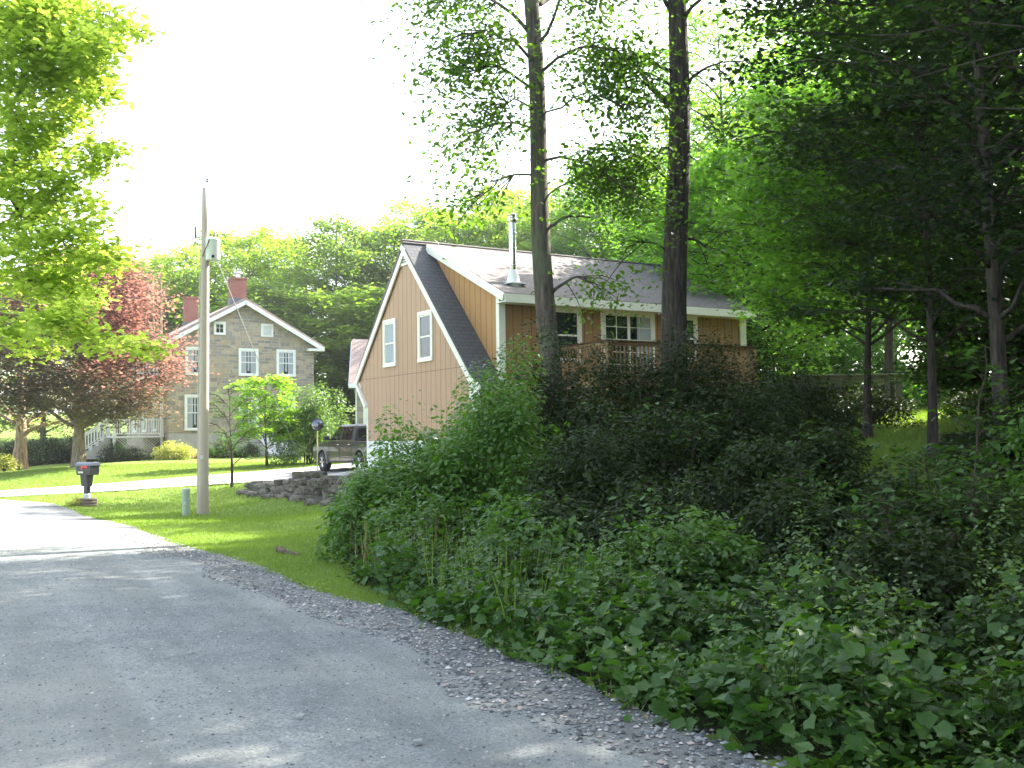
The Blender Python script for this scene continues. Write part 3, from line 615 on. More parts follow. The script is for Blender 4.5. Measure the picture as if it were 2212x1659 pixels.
# ================================================================= pickup truck
M_car = mat('truck_paint', (.010, .0085, .009), .35, 0); b_ = M_car.node_tree.nodes['Principled BSDF']; b_.inputs['Coat Weight'].default_value = .55; b_.inputs['Coat Roughness'].default_value = .03
M_chrome = mat('chrome', (.8, .8, .8), .12, 1); M_tyre = mat('tyre_rubber', (.02, .02, .02), .85); M_alloy = mat('alloy', (.6, .58, .55), .25, .9)
M_arch = mat('arch_trim', (.2, .19, .18), .35, .5); M_cg = mat('car_glass', (.012, .014, .016), .02, spec=.9)
wx, wy = atD(325, 472, 42)[:2]; hd = Vector((-.53, .848)).normalized(); ang = math.atan2(hd.y, hd.x)   # local +x = forward, +y = driver's side
tk = empty('pickup_truck', (0, 0, 0), ang); tag(tk, 'dark brown crew cab pickup truck parked on the gravel driveway', 'pickup truck')
lf = Vector((-hd.y, hd.x)); org = Vector((wx, wy)) - lf * .86 - hd * 1.85
tk.location = (org.x, org.y, h1(wx, wy) + .0)
def arch(cx, r, n=9): return [(cx + r * math.cos(a), .40 + r * math.sin(a)) for a in np.linspace(0, math.pi, n)]
prof = [(2.85, .48), (2.9, .72), (2.86, 1.02), (2.7, 1.16), (1.35, 1.24), (1.2, 1.26), (-1.2, 1.24), (-2.95, 1.22), (-3.02, .9), (-2.98, .55), (-2.45, .45)]
prof += [(x, z) for x, z in reversed(arch(-1.85, .53))] + [(-1.2, .42), (1.25, .42)] + [(x, z) for x, z in reversed(arch(1.85, .53))] + [(2.5, .45)]
o = MB(); o.prism(prof, 'y', -.98, .98); body = o.build('body', M_car, tk, bevel=.035, seg=3)
import bmesh
bm = bmesh.new(); bm.from_mesh(body.data)
for z in (.66, .84, 1.02, 1.14): bmesh.ops.bisect_plane(bm, geom=bm.verts[:] + bm.edges[:] + bm.faces[:], plane_co=(0, 0, z), plane_no=(0, 0, 1))
for v_ in bm.verts: v_.co.y *= np.interp(v_.co.z, [.4, .66, .84, 1.02, 1.14, 1.26], [.96, 1.0, 1.0, .985, .965, .93])
bm.to_mesh(body.data); bm.free()
o = MB()  # cab, tapered
def ring(z, xf, xb, w_): return [(xf, w_, z), (xb, w_, z), (xb, -w_, z), (xf, -w_, z)]
lv = [ring(1.23, 1.28, -1.28, .94), ring(1.5, .98, -1.2, .88), ring(1.80, .55, -1.1, .78), ring(1.88, .35, -1.0, .72)]
v = sum(lv, []); f = [tuple(range(3, -1, -1)), tuple(range(12, 16))]
for i in range(3):
    for j in range(4): a = i * 4 + j; b = i * 4 + (j + 1) % 4; f.append((a, b, b + 4, a + 4))
o.add(v, [tuple(reversed(x)) for x in f]); o.build('cab', M_car, tk, bevel=.04, seg=3)
def sidewin(x0b, x1b, x0t, x1t, sy):
    g_ = MB(); zb, zt = 1.28, 1.77; yb, yt = .935, .79
    q4 = [(x0b, sy * yb, zb), (x1b, sy * yb, zb), (x1t, sy * yt, zt), (x0t, sy * yt, zt)]; q5 = [(a, b + sy * .012, c) for a, b, c in q4]
    g_.add(q4 + q5, [(0, 1, 2, 3), (7, 6, 5, 4), (0, 4, 5, 1), (1, 5, 6, 2), (2, 6, 7, 3), (3, 7, 4, 0)]); g_.build('side_window', M_cg, tk)
for sy in (1, -1):
    sidewin(1.05, .10, .52, .10, sy); sidewin(-.02, -.98, -.02, -.92, sy)
g_ = MB(); g_.add([(1.2, .82, 1.3), (1.2, -.82, 1.3), (.6, -.72, 1.8), (.6, .72, 1.8), (1.24, .82, 1.3), (1.24, -.82, 1.3), (.64, -.72, 1.8), (.64, .72, 1.8)], [(4, 5, 6, 7), (3, 2, 1, 0), (0, 1, 5, 4), (1, 2, 6, 5), (2, 3, 7, 6), (3, 0, 4, 7)]); g_.build('windscreen', M_cg, tk)
g_ = MB(); g_.box(-1.27, -1.22, -.72, .72, 1.36, 1.72); g_.build('rear_window', M_cg, tk)
for sx in (1.85, -1.85):
    for sy in (1, -1):
        wl = MB(); y = sy * .86
        prof_t = [(.22, -.13), (.37, -.135), (.405, -.10), (.41, 0), (.405, .10), (.37, .135), (.22, .13)]
        vs = []; fs = []; n = 28
        for r_, yy in prof_t:
            for j in range(n): t = 2 * math.pi * j / n; vs.append((sx + r_ * math.cos(t), y + yy, .41 + r_ * math.sin(t)))
        k = len(prof_t)
        for i in range(k - 1):
            for j in range(n): fs.append((i * n + j, i * n + (j + 1) % n, (i + 1) * n + (j + 1) % n, (i + 1) * n + j))
        wl.add(vs, fs); wo_ = wl.build('wheel', M_tyre, tk, smooth=True)
        rm = MB(); yo = y + sy * .10
        for r0_, r1_, d in ((.225, .25, .03), (.03, .07, .02)):
            vs = []; fs = []
            for j in range(n):
                t = 2 * math.pi * j / n
                for rr, yy in ((r0_, yo - sy * .02), (r1_, yo - sy * .02), (r1_, yo + sy * d), (r0_, yo + sy * d)): vs.append((sx + rr * math.cos(t), yy, .41 + rr * math.sin(t)))
            for j in range(n):
                for a in range(4): fs.append((j * 4 + a, j * 4 + (a + 1) % 4, ((j + 1) % n) * 4 + (a + 1) % 4, ((j + 1) % n) * 4 + a))
            rm.add(vs, fs)
        for kk in range(6):
            for dt in (-.13, .13):
                t = 2 * math.pi * kk / 6; a = (sx + .05 * math.cos(t), yo + sy * .015, .41 + .05 * math.sin(t)); b = (sx + .235 * math.cos(t + dt), yo + sy * .02, .41 + .235 * math.sin(t + dt)); rm.tube([a, b], [.022, .018], 5)
        rm.build('rim', M_alloy, wo_)
        dd = MB(); dd.tube([(sx, yo - sy * .05, .41), (sx, yo - sy * .03, .41)], .225, 20); dd.build('brake_disc', M_dark, wo_)
        wa = MB(); pts = [(sx + .53 * math.cos(a), sy * .985, .40 + .53 * math.sin(a)) for a in np.linspace(-.1, math.pi + .1, 14)]; wa.tube(pts, .03, 6); wa.build('wheel_arch', M_arch, tk)
for sy in (1, -1):
    o = MB(); o.box(1.02, 1.2, sy * .98, sy * 1.2, 1.27, 1.45); o.box(1.05, 1.12, sy * .9, sy * 1.02, 1.28, 1.33); o.build('mirror', M_blk, tk, bevel=.03)
    o = MB(); o.box(-2.4, 2.4, sy * .975, sy * .99, .60, .625); o.box(-1.25, 1.25, sy * .975, sy * 1.02, .40, .44); o.build('side_moulding', M_blk, tk)
    for x in (.22, -.86): o = MB(); o.box(x - .1, x + .1, sy * .95, sy * .985, 1.09, 1.125); o.build('door_handle', M_chrome, tk, bevel=.008)
    o = MB()
    for x in (1.12, .04, -1.08): o.box(x - .006, x + .006, sy * .979, sy * .9835, .48, 1.2)
    o.build('door_gap', M_dark, tk)
    o = MB(); o.box(2.70, 2.89, sy * .62, sy * .95, .86, 1.02); o.build('headlight', M_chrome, tk, bevel=.02)
    o = MB(); o.box(-3.04, -2.95, sy * .80, sy * .985, .82, 1.18); o.build('tail_light', mat('tail_red', (.35, .01, .01), .2), tk, bevel=.01)
o = MB(); o.box(2.84, 2.93, -.58, .58, .72, 1.03); o.build('grille', M_chrome, tk); o = MB(); o.box(2.78, 2.98, -.95, .95, .5, .68); o.box(-3.15, -2.98, -.95, .95, .5, .7); o.build('bumper', M_chrome, tk, bevel=.03)
o = MB(); o.box(-2.95, -1.35, -.84, .84, 1.1, 1.228); o.build('bed_cover', M_blk, tk)

# ================================================================= dry stone wall (rocks stacked)
def rock(mb, c, sz, seed, sub=2):
    """irregular block: subdivided cube pushed toward a sphere with noise"""
    r = np.random.default_rng(seed); n = 5; V = {}; vs = []; fs = []
    def vid(p):
        k = tuple(np.round(p, 4))
        if k not in V:
            V[k] = len(vs); q = np.array(p); s = q / max(np.linalg.norm(q), 1e-6); q = q * .5 + s * .5
            vs.append(q)
        return V[k]
    g = np.linspace(-1, 1, n)
    for ax in range(3):
        for sgn in (-1, 1):
            for i in range(n - 1):
                for j in range(n - 1):
                    def P(a, b): p = [0, 0, 0]; p[ax] = sgn; p[(ax + 1) % 3] = a; p[(ax + 2) % 3] = b; return tuple(p)
                    f = [vid(P(g[i], g[j])), vid(P(g[i + 1], g[j])), vid(P(g[i + 1], g[j + 1])), vid(P(g[i], g[j + 1]))]
                    fs.append(tuple(f if sgn > 0 else reversed(f)))
    A = np.array(vs); ph = r.uniform(0, 6, (4, 3)); fr = r.uniform(1.2, 3.2, (4, 3))
    d = sum(.055 * np.sin((A * fr[k]).sum(1) * 1.3 + ph[k, 0]) for k in range(4)); A = A * (1 + d[:, None]); A += r.uniform(-.05, .05, A.shape)
    A *= np.array(sz) / 2; a = r.uniform(-.5, .5); ca, sa = math.cos(a), math.sin(a); b = r.uniform(-.12, .12)
    A = np.c_[A[:, 0] * ca - A[:, 1] * sa, A[:, 0] * sa + A[:, 1] * ca, A[:, 2] + A[:, 0] * b] + np.array(c)
    mb.add([tuple(x) for x in A], fs)
M_rock = mat('field_stone', (.12, .11, .1), .95, spec=.15); q = N(M_rock); c0 = q.co(); g0 = q.n('NewGeometry').outputs['Random Per Island']
cc = q.mix(g0, (.10, .088, .072), (.24, .215, .18)); cc = q.mix(q.ramp(q.noise(c0, 3.5, 6, .7), [(.48, (0,)), (.6, (.7,))]), cc, (.24, .23, .19)); cc = q.mix(q.ramp(q.noise(c0, 2, 4), [(.55, (0,)), (.7, (.6,))]), cc, (.07, .09, .03))
q.base(q.mix(q.ramp(q.noise(c0, 14, 5, .75), [(.3, (.8,)), (.55, (0,))]), cc, (.03, .027, .025))); q.bump(q.noise(c0, 12, 6, .7), 1, .05)
o = MB(); WL = [np.array(p) for p in ((-8.75, 34.6), (-8.3, 33.9), (-7.0, 31.7), (-5.0, 28.2), (-3.7, 26.2))]; k = 0
tot = 0
for a, b in zip(WL[:-1], WL[1:]):
    L = np.linalg.norm(b - a); n = max(1, int(L / .36))
    for i in range(n):
        p = a + (b - a) * (i + .5) / n; tot = (p[1] - 35) / (26 - 35); hgt = .24 + .42 * min(1, tot * 1.6); base = h1(p[0] - .35, p[1] - .15) - .08
        z = base; lvl = 0
        while z < base + hgt:
            hh = random.uniform(.16, .30); j = np.array([random.uniform(-.08, .08), random.uniform(-.08, .08)])
            rock(o, (p[0] + j[0] + lvl * .05, p[1] + j[1] + lvl * .03, z + hh / 2), (random.uniform(.3, .62), random.uniform(.35, .55), hh * 1.05), k); k += 1; z += hh * .9; lvl += 1
            if random.random() < .5: rock(o, (p[0] + .45, p[1] + .2, z - .1), (.5, .5, .25), k + 900)
        if random.random() < .5: rock(o, (p[0] - .25, p[1] - .3, base + .1), (random.uniform(.3, .5), .35, .22), k + 500)
sw = o.build('dry_stone_wall', M_rock, None, smooth=False); tag(sw, 'low retaining wall of stacked brown field stones edging the driveway', 'stone wall')
# fallen log on the verge
lx, ly, lz = hit(295, 553); o = MB(); pts = [(lx - .25 + .06 * i, ly - .05 * i + .02 * math.sin(i * 2), lz + .055 - .012 * i + .012 * math.sin(i * 1.3)) for i in range(9)]
o.tube(pts, [.04, .05, .045, .05, .045, .046, .04, .034, .02], 8); lg = o.build('fallen_branch', bark_mat('dead_bark', (.15, .11, .08), (.27, .20, .15), 2), None); tag(lg, 'short broken piece of brown branch lying on the verge grass', 'branch')
rx, ry, rz_ = hit(312, 563)
# ================================================================= lean-to woodshed at the right, uphill
A1 = atD((2200 + 400 / 2.073) / 3, (1000 + 262 / 2.073) / 3, 34); A2 = atD((2200 + 1120 / 2.073) / 3, (1000 + 275 / 2.073) / 3, 34)
wd = empty('woodshed', (A1[0], A1[1], h1(A1[0], A1[1])), 0); tag(wd, 'low open lean-to with corrugated metal roof among the trees', 'shed'); zt = A1[2]; LW = A2[0] - A1[0]; O = (0, 0, 0); hz = zt - wd.location.z
M_old = wood('old_grey_wood', (.20, .18, .16), (.10, .09, .08))
o = MB()
for k in range(int(LW / .08)):
    x0 = -.3 + k * .08; zf, zb2 = hz, hz - .28; d = .02 * (k % 2)
    o.add([(x0, -.3, zf + d), (x0 + .08, -.3, zf + .02 - d), (x0 + .08, 2.2, zb2 + .02 - d), (x0, 2.2, zb2 + d), (x0, -.3, zf + d - .012), (x0 + .08, -.3, zf + .008 - d), (x0 + .08, 2.2, zb2 + .008 - d), (x0, 2.2, zb2 + d - .012)], [(0, 1, 2, 3), (7, 6, 5, 4), (0, 4, 5, 1), (2, 6, 7, 3)])
o.build('roof', M_galv, wd)
o = MB(); o.box(-.2, LW - .3, -.12, -.04, hz - .17, hz - .03); o.build('beam', M_old, wd); o = MB(); o.box(-.2, LW - .3, 1.9, 1.98, hz - .42, hz - .3); o.build('beam', M_old, wd)
for x in (0, 1.3, 2.9, 4.5, LW - .5):
    for y in (-.08, 1.94): o = MB(); o.box(x - .07, x + .07, y - .07 + .012, y + .07 + .012, -.6, hz - .19 - (.22 if y > 1 else 0)); o.build('post', M_old, wd)
o = MB(); o.prism([(-.02, hz - .75), (.08, hz - .75), (.62, hz - .2), (.52, hz - .2)], 'y', -.05, .0); o.build('brace', M_old, wd)
o = MB()
for k in range(70): x = random.uniform(.9, LW - 1); z = random.uniform(.0, .9); o.tube([(x, .5, z), (x, .95, z)], random.uniform(.06, .1), 7)
o.build('firewood', wood('split_wood', (.35, .24, .15), (.2, .14, .1)), wd)
# ================================================================= foliage tools
def T_oval():    # folded pointed leaf along +x, 6 verts 4 quads->tris
    v = np.array([(0, 0, 0), (.35, .26, .05), (.35, 0, 0), (.35, -.26, .05), (.72, .19, .02), (.72, 0, -.03), (.72, -.19, .02), (1, 0, -.1)])
    f = np.array([(0, 2, 1), (0, 3, 2), (1, 2, 5), (1, 5, 4), (2, 3, 6), (2, 6, 5), (4, 5, 7), (5, 6, 7)]); return v, f
def T_diam():
    v = np.array([(0, 0, 0), (.45, .3, .06), (1, 0, -.05), (.45, -.3, .06)]); f = np.array([(0, 2, 1), (0, 3, 2)]); return v, f
def T_lobed():   # maple / grape like, fan around centre
    out = [(0, 0), (-.05, .22), (.12, .50), (.30, .36), (.52, .58), (.60, .28), (1.0, .0)]
    p = out + [(x, -y) for x, y in reversed(out[1:-1])]
    v = np.array([(.38, 0, -.03)] + [(x, y, .10 * abs(y) - .12 * max(0, x - .5)) for x, y in p]); n = len(p)
    f = np.array([(0, i % n + 1, (i - 1) % n + 1) for i in range(1, n + 1)]); return v, f
def T_grape():
    a = np.linspace(0, 2 * np.pi, 17)[:-1] + .0; rr = .5 + .07 * np.cos(5 * a) + .035 * np.cos(10 * a + .6); x = .46 + rr * np.cos(a); y = rr * np.sin(a) * 1.02
    k = np.abs(a - np.pi) < .1; x[k] = .14; v = np.array([(.2, 0, -.02)] + [(p, q_, .24 * abs(q_) ** 1.4 - .22 * max(0, p - .5) + .035 * math.sin(9 * q_ + 5 * p)) for p, q_ in zip(x, y)])
    return v, np.array([(0, i % 16 + 1, (i + 1) % 16 + 1) for i in range(16)])
TEMPL = {'grape': T_grape(), 'oval': T_oval(), 'diam': T_diam(), 'lobed': T_lobed()}
def norm(a): return a / np.maximum(np.linalg.norm(a, axis=-1, keepdims=True), 1e-9)
def leaf_arrays(C, size, up=.55, out=None, droop=.25, shape='diam', r=None):
    """C centres; up = how much leaves face the sky; out = optional outward vectors"""
    r = r or rng; n = len(C); V, F = TEMPL[shape]
    nrm = r.normal(size=(n, 3)); nrm = norm(nrm); nrm[:, 2] = np.abs(nrm[:, 2])
    nrm = norm(nrm * (1 - up) + np.array([0, 0, 1.]) * up + (out * .45 if out is not None else 0))
    d = r.normal(size=(n, 3)); 
    if out is not None: d = d * .8 + out
    d[:, 2] -= droop; d = norm(d - nrm * (d * nrm).sum(1, keepdims=True)); b = np.cross(nrm, d)
    s = np.asarray(size) * np.ones(n) * r.uniform(.5, 1.3, n)
    P = C[:, None] + s[:, None, None] * (V[None, :, 0, None] * d[:, None] + V[None, :, 1, None] * b[:, None] + V[None, :, 2, None] * nrm[:, None])
    k = len(V); FF = F[None] + (np.arange(n) * k)[:, None, None]
    return P.reshape(-1, 3), FF.reshape(-1, F.shape[1])
def leaf_obj(name, C, size, mat_, parent=None, **kw):
    V, F = leaf_arrays(np.asarray(C), size, **kw); return link(name, mesh_arrays(name, V, F), mat_, parent)

def spray_points(tips, per, spread, flat=.35, r=None):
    r = r or rng; t = np.repeat(np.array(tips), per, 0); d = r.normal(size=t.shape) * np.array([1, 1, flat]) * spread; return t + d

def limb(mb, a, b, r0, r1, sag, n=6, nseg=5, r=None, wob=.06):
    r = r or rng; a = np.array(a, float); b = np.array(b, float); L = np.linalg.norm(b - a); pts = []
    for i in range(n + 1):
        t = i / n; p = a + (b - a) * t; p[2] += sag * L * math.sin(math.pi * t) ; 
        if 0 < i < n: p += r.normal(size=3) * wob * L * .35
        pts.append(tuple(p))
    mb.tube(pts, [r0 + (r1 - r0) * (i / n) ** .8 for i in range(n + 1)], nseg); return [np.array(p) for p in pts]

def make_tree(name, label, loc, h, cr, cb, tr, mats, leaf=.14, limbs=26, subs=7, per=70, shape='diam', seed=0, up=.55, lean=(0, 0), group=None, spread=.5, flat=.35,
              top_taper=.55, droop=.25, cat='tree', rise=0, conic=0, mlow=None, fork=None, lowbias=1.0, twigs=True, dens=None, trunk_vis=True, ceny=None):
    r = np.random.default_rng(seed); x0, y0 = loc; z0 = h1(x0, y0); root = empty(name, (x0, y0, z0)); tag(root, label, cat, group)
    mb = MB(); nt = 12; lx_, ly_ = lean
    def axis(z): t = z / h; return np.array([lx_ * t + .10 * math.sin(t * 5 + seed) * min(1, h / 10), ly_ * t + .1 * math.cos(t * 4.2 + seed) * min(1, h / 10), z])
    zs = [-.3, 0, .25, .8] + [h * .95 * (i + 1) / nt for i in range(nt)]; zs = sorted(set(zs))
    mb.tube([tuple(axis(z)) for z in zs], [tr * (1.5 if z <= 0 else 1.28 if z < .3 else 1.08 if z < 1 else max(.08, 1 - z / h) ** .85) for z in zs], 12)
    tips = []
    for i in range(limbs):
        t = ((i + .5) / limbs) ** lowbias; zz = cb + (h - cb) * t * .97; a = i * 2.39996 + r.uniform(-.4, .4)
        # crown profile: round-ish
        prof = math.sqrt(max(.03, 1 - (abs(t - .38) / (.64 if t > .38 else .55)) ** 2.2)); L = cr * prof * (1 - conic * t) * r.uniform(.75, 1.12)
        za = max(cb * .75, zz - L * r.uniform(.25, .5)) if t < .9 else zz * .96
        A = axis(min(za, h * .93)); B = np.array([A[0] + math.cos(a) * L, A[1] + math.sin(a) * L, zz + (r.uniform(-.05, .1) + rise) * L])
        r0_ = tr * max(.10, .42 * (1 - t * .75)); pts = limb(mb, A, B, r0_, .02, .10, 6, 5, r)
        for k in range(subs):
            q_ = r.uniform(.2, 1.0); j = min(5, int(q_ * 6)); P0 = pts[j] * (1 - (q_ * 6 - j)) + pts[j + 1] * (q_ * 6 - j)
            aa = a + r.choice([-1, 1]) * r.uniform(.3, 1.3); l2 = L * r.uniform(.15, .42) + .3
            P1 = P0 + np.array([math.cos(aa) * l2, math.sin(aa) * l2, r.uniform(-.12, .32) * l2])
            if twigs: mb.tube([tuple(P0), tuple((P0 + P1) / 2 + r.normal(size=3) * .04), tuple(P1)], [max(.012, r0_ * .3), .012, .006], 4)
            tips.append(P1); 
            if k % 2 == 0: tips.append((P0 + P1) / 2)
        tips.append(pts[-1])
    mb.build('trunk', mats[0], root, smooth=True)
    C = spray_points(tips, per, spread, flat, r)
    if mlow is not None:
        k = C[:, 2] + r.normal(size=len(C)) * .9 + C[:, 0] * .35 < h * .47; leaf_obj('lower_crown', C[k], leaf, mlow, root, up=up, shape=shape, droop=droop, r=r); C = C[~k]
    leaf_obj('crown', C, leaf, mats[1], root, up=up, shape=shape, droop=droop, r=r)
    return root

def make_shrub(name, label, loc, rx, ry, h, mats, leaf=.06, n=9000, shape='diam', seed=0, up=.45, stems=14, group=None, z0=None, dome=.5, lumps=26, lump=.33, cat='shrub', spray=0, low=.05, airy=0):
    r = np.random.default_rng(seed); x0, y0 = loc; z0 = h1(x0, y0) if z0 is None else z0; root = empty(name, (x0, y0, z0 - .03)); tag(root, label, cat, group)
    # lump centres over an ellipsoid dome
    d = norm(r.normal(size=(lumps, 3))); d[:, 2] = np.abs(d[:, 2]) * .95 + low; rad = r.uniform(.45, .92, lumps)[:, None]
    Lc = d * rad * np.array([rx, ry, h]) ; Lc[:, 2] = np.clip(Lc[:, 2], .12 * h, None)
    mb = MB()
    for i in range(stems):
        t = Lc[i % lumps] * r.uniform(.8, 1.15); b = np.array([r.normal() * rx * .12, r.normal() * ry * .12, 0])
        pts = limb(mb, b, t, r.uniform(.012, .03) * (1 + h * .2), .004, .12, 5, 5, r, .08)
        for k in range(4):
            p = pts[r.integers(2, 6)]; q_ = p + norm(r.normal(size=(1, 3)))[0] * r.uniform(.2, .5) * np.array([rx, ry, h * .7]) * .4; q_[2] = max(q_[2], .1); mb.tube([tuple(p), tuple((p + q_) / 2 + r.normal(size=3) * .03), tuple(q_)], [.009, .006, .003], 4)
    mb.build('stems', mats[0], root, smooth=True)
    sel = r.integers(0, lumps, n); s = lump * np.array([rx, ry, h * .75]) * r.uniform(.7, 1.2, lumps)[sel][:, None]
    dirs = norm(r.normal(size=(n, 3))); rr = r.uniform(.25, 1, n) ** .5; C = Lc[sel] + dirs * rr[:, None] * s
    if spray:   # long shoots sticking out of the outline
        k = spray; a = norm(r.normal(size=(k, 3))); a[:, 2] = np.abs(a[:, 2]) * 1.2; a = norm(a); base = a * np.array([rx, ry, h]) * .75; tipv = base + (a + [0, 0, .5]) * r.uniform(.2, .55, (k, 1)) * min(1, h * .5)
        t = r.uniform(0, 1, (k, 16, 1)); SP = (base[:, None] * (1 - t) + tipv[:, None] * t).reshape(-1, 3) + r.normal(size=(k * 16, 3)) * leaf * .55; C = np.r_[C, SP]; dirs = np.r_[dirs, norm(r.normal(size=SP.shape))]
    C[:, 2] = np.abs(C[:, 2]) + .02
    leaf_obj('foliage', C, leaf, mats[1], root, up=up, shape=shape, out=dirs, r=r); return root

# bark and leaf colours
B_ash = bark_mat('bark_grey_brown', (.09, .072, .06), (.18, .15, .125), 1.2, (.10, .115, .07)); B_dark = bark_mat('bark_dark', (.055, .045, .038), (.11, .095, .08), 1.3)
B_pale = bark_mat('bark_pale', (.2, .16, .11), (.33, .27, .2), 1.6); B_twig = bark_mat('twig_bark', (.07, .05, .038), (.13, .10, .08), 3); B_tan = bark_mat('bark_shaggy_tan', (.28, .2, .14), (.4, .31, .23), .9)  # bark_pale: lighter bark tone for the maples and far trees
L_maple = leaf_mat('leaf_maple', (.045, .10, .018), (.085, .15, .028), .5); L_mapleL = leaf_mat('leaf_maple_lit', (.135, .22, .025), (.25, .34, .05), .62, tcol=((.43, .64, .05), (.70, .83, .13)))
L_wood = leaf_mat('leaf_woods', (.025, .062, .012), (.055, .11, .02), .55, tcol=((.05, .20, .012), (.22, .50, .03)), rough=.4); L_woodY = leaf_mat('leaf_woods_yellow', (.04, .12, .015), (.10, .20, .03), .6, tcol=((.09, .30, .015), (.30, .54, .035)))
L_woodD = leaf_mat('leaf_woods_shade', (.010, .026, .010), (.03, .06, .014), .45, tcol=((.03, .09, .01), (.12, .24, .02)), rough=.5, spec=.3); L_dark = leaf_mat('leaf_hemlock', (.010, .028, .014), (.025, .045, .02), .3, rough=.4); L_bg = leaf_mat('leaf_far', (.11, .18, .04), (.30, .37, .11), .52); L_bg2 = leaf_mat('leaf_far_dark', (.07, .13, .03), (.20, .27, .075), .5)  # leaf_far tones: strong sunlight on distant trees put into a paler leaf colour
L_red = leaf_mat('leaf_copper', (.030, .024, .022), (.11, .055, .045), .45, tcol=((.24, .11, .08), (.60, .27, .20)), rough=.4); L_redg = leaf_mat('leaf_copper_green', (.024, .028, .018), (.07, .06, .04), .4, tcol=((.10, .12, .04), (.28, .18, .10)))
L_bush = leaf_mat('leaf_shrub', (.022, .07, .012), (.13, .24, .04), .42, rough=.4, spec=.45); L_bushD = leaf_mat('leaf_shrub_dark', (.005, .012, .004), (.042, .066, .02), .3, rough=.5, spec=.18); L_weed = leaf_mat('leaf_weed', (.008, .032, .007), (.078, .165, .032), .35, rough=.45, spec=.35)  # sky-lit brightness and thicket shade put into the shrub and weed leaf colours
L_lilac = leaf_mat('leaf_lilac', (.06, .12, .04), (.12, .18, .06), .4); L_spir = leaf_mat('leaf_gold', (.26, .28, .07), (.38, .36, .12), .4); L_young = leaf_mat('leaf_young', (.12, .22, .03), (.20, .30, .05), .55)
L_dry = leaf_mat('leaf_dry', (.22, .16, .09), (.34, .26, .15), .3); L_tan = leaf_mat('leaf_tan', (.24, .2, .12), (.34, .28, .17), .4)

# ---------------------------------------------------------------- the two tall trunks between road and house
def tall_tree(px_bot, px_top, D, r0, label, seed, branches, name='ash_tree', side=(0, 0)):
    """px positions give the lean of the visible trunk"""
    b = atD(px_bot, 345, D); t = atD(px_top, 0, D); z0 = h1(b[0], b[1]); h = 19.
    branches = [(z, a, L * (.68 if math.cos(a) < 0 else .85), rs_, rr * .8, int(nk * .9)) for z, a, L, rs_, rr, nk in branches]; root = empty(name, (b[0], b[1], z0)); tag(root, label, 'tree', 'tall straight trunks before the house')
    sl = (t[0] - b[0]) / (t[2] - b[2]); r = np.random.default_rng(seed); mb = MB()
    def ax(z): w_ = z + z0 - b[2]; return np.array([sl * w_ + .05 * math.sin(z * .8 + seed), .04 * math.cos(z * .7), z])
    zs = [-.4, 0, .3, 1] + list(np.arange(1.6, h, .55)); mb.tube([tuple(ax(z)) for z in zs], [r0 * (1.5 if z <= 0 else 1.25 if z < .9 else (1.08 - .72 * z / h)) for z in zs], 18)
    tips = []; sm = []
    for (z, a, L, rise, rr, nk) in branches:     # low visible limbs
        z -= z0; A = ax(z); B = A + np.array([math.cos(a) * L, math.sin(a) * L, rise]); pts = limb(mb, A, B, rr, .015, .16, 7, 6, r, .05)
        for k in range(nk):
            P0 = pts[r.integers(3, 8)]; aa = a + r.uniform(-1, 1); l2 = r.uniform(.4, 1.2); P1 = P0 + np.array([math.cos(aa) * l2, math.sin(aa) * l2, r.uniform(-1.0, .25)]); mb.tube([tuple(P0), tuple((P0 + P1) / 2 + [0, 0, .1]), tuple(P1)], [.018, .012, .005], 4); sm += [P1, (P0 + P1) / 2]
    for i in range(34):        # crown above the frame
        t = (i + .5) / 34; zz = 10.6 + (h - 10.6) * t; a = i * 2.4 + seed; L = 4.6 * math.sqrt(max(.1, 1 - abs(t - .4) ** 2 / .4)) * r.uniform(.7, 1.1) * (.55 if math.cos(a) < -.2 and t < .35 else 1); A = ax(min(zz - .8, h - .8)); B = A + np.array([math.cos(a) * L, math.sin(a) * L, r.uniform(.6, 1.6)]); pts = limb(mb, A, B, .09, .015, .08, 5, 5, r)
        for k in range(8):
            P0 = pts[r.integers(1, 6)]; aa = a + r.uniform(-1.3, 1.3); l2 = r.uniform(.5, 1.6); tips.append(P0 + np.array([math.cos(aa) * l2, math.sin(aa) * l2, r.uniform(-.3, .6)]))
    mb.build('trunk', B_ash if seed == 1 else B_dark, root, smooth=True)
    C = spray_points(tips, 60, .5, .4, r); 
    if sm: C = np.r_[C, spray_points(sm, 26, .34, .6, r)]
    leaf_obj('crown', C, .125, L_maple, root, up=.4, shape='oval', droop=.6, r=r); return root
tall_tree(549, 530, 21, .215, 'left of two tall straight trunks, shaggy grey bark, before the brown house', 1,
          [(8.6, -2.6, 2.3, .3, .045, 22), (9.2, -2.3, 2.6, .2, .05, 24), (7.8, -2.8, 2.0, -.1, .035, 18), (9.0, -.6, 2.2, .1, .05, 16), (7.2, -.5, 2.0, -.7, .045, 16), (5.7, -.15, 1.2, .3, .055, 0), (4.35, -.1, 1.1, .45, .06, 8), (9.8, -2.9, 2.6, .8, .06, 22), (9.6, -.9, 2.5, .8, .05, 16), (6.9, -2.9, 1.7, -.4, .03, 14), (8.2, -2.2, 2.0, -.2, .03, 14), (6.2, -.8, 2.2, .3, .03, 18), (8.0, -.6, 2.4, .0, .03, 16)])
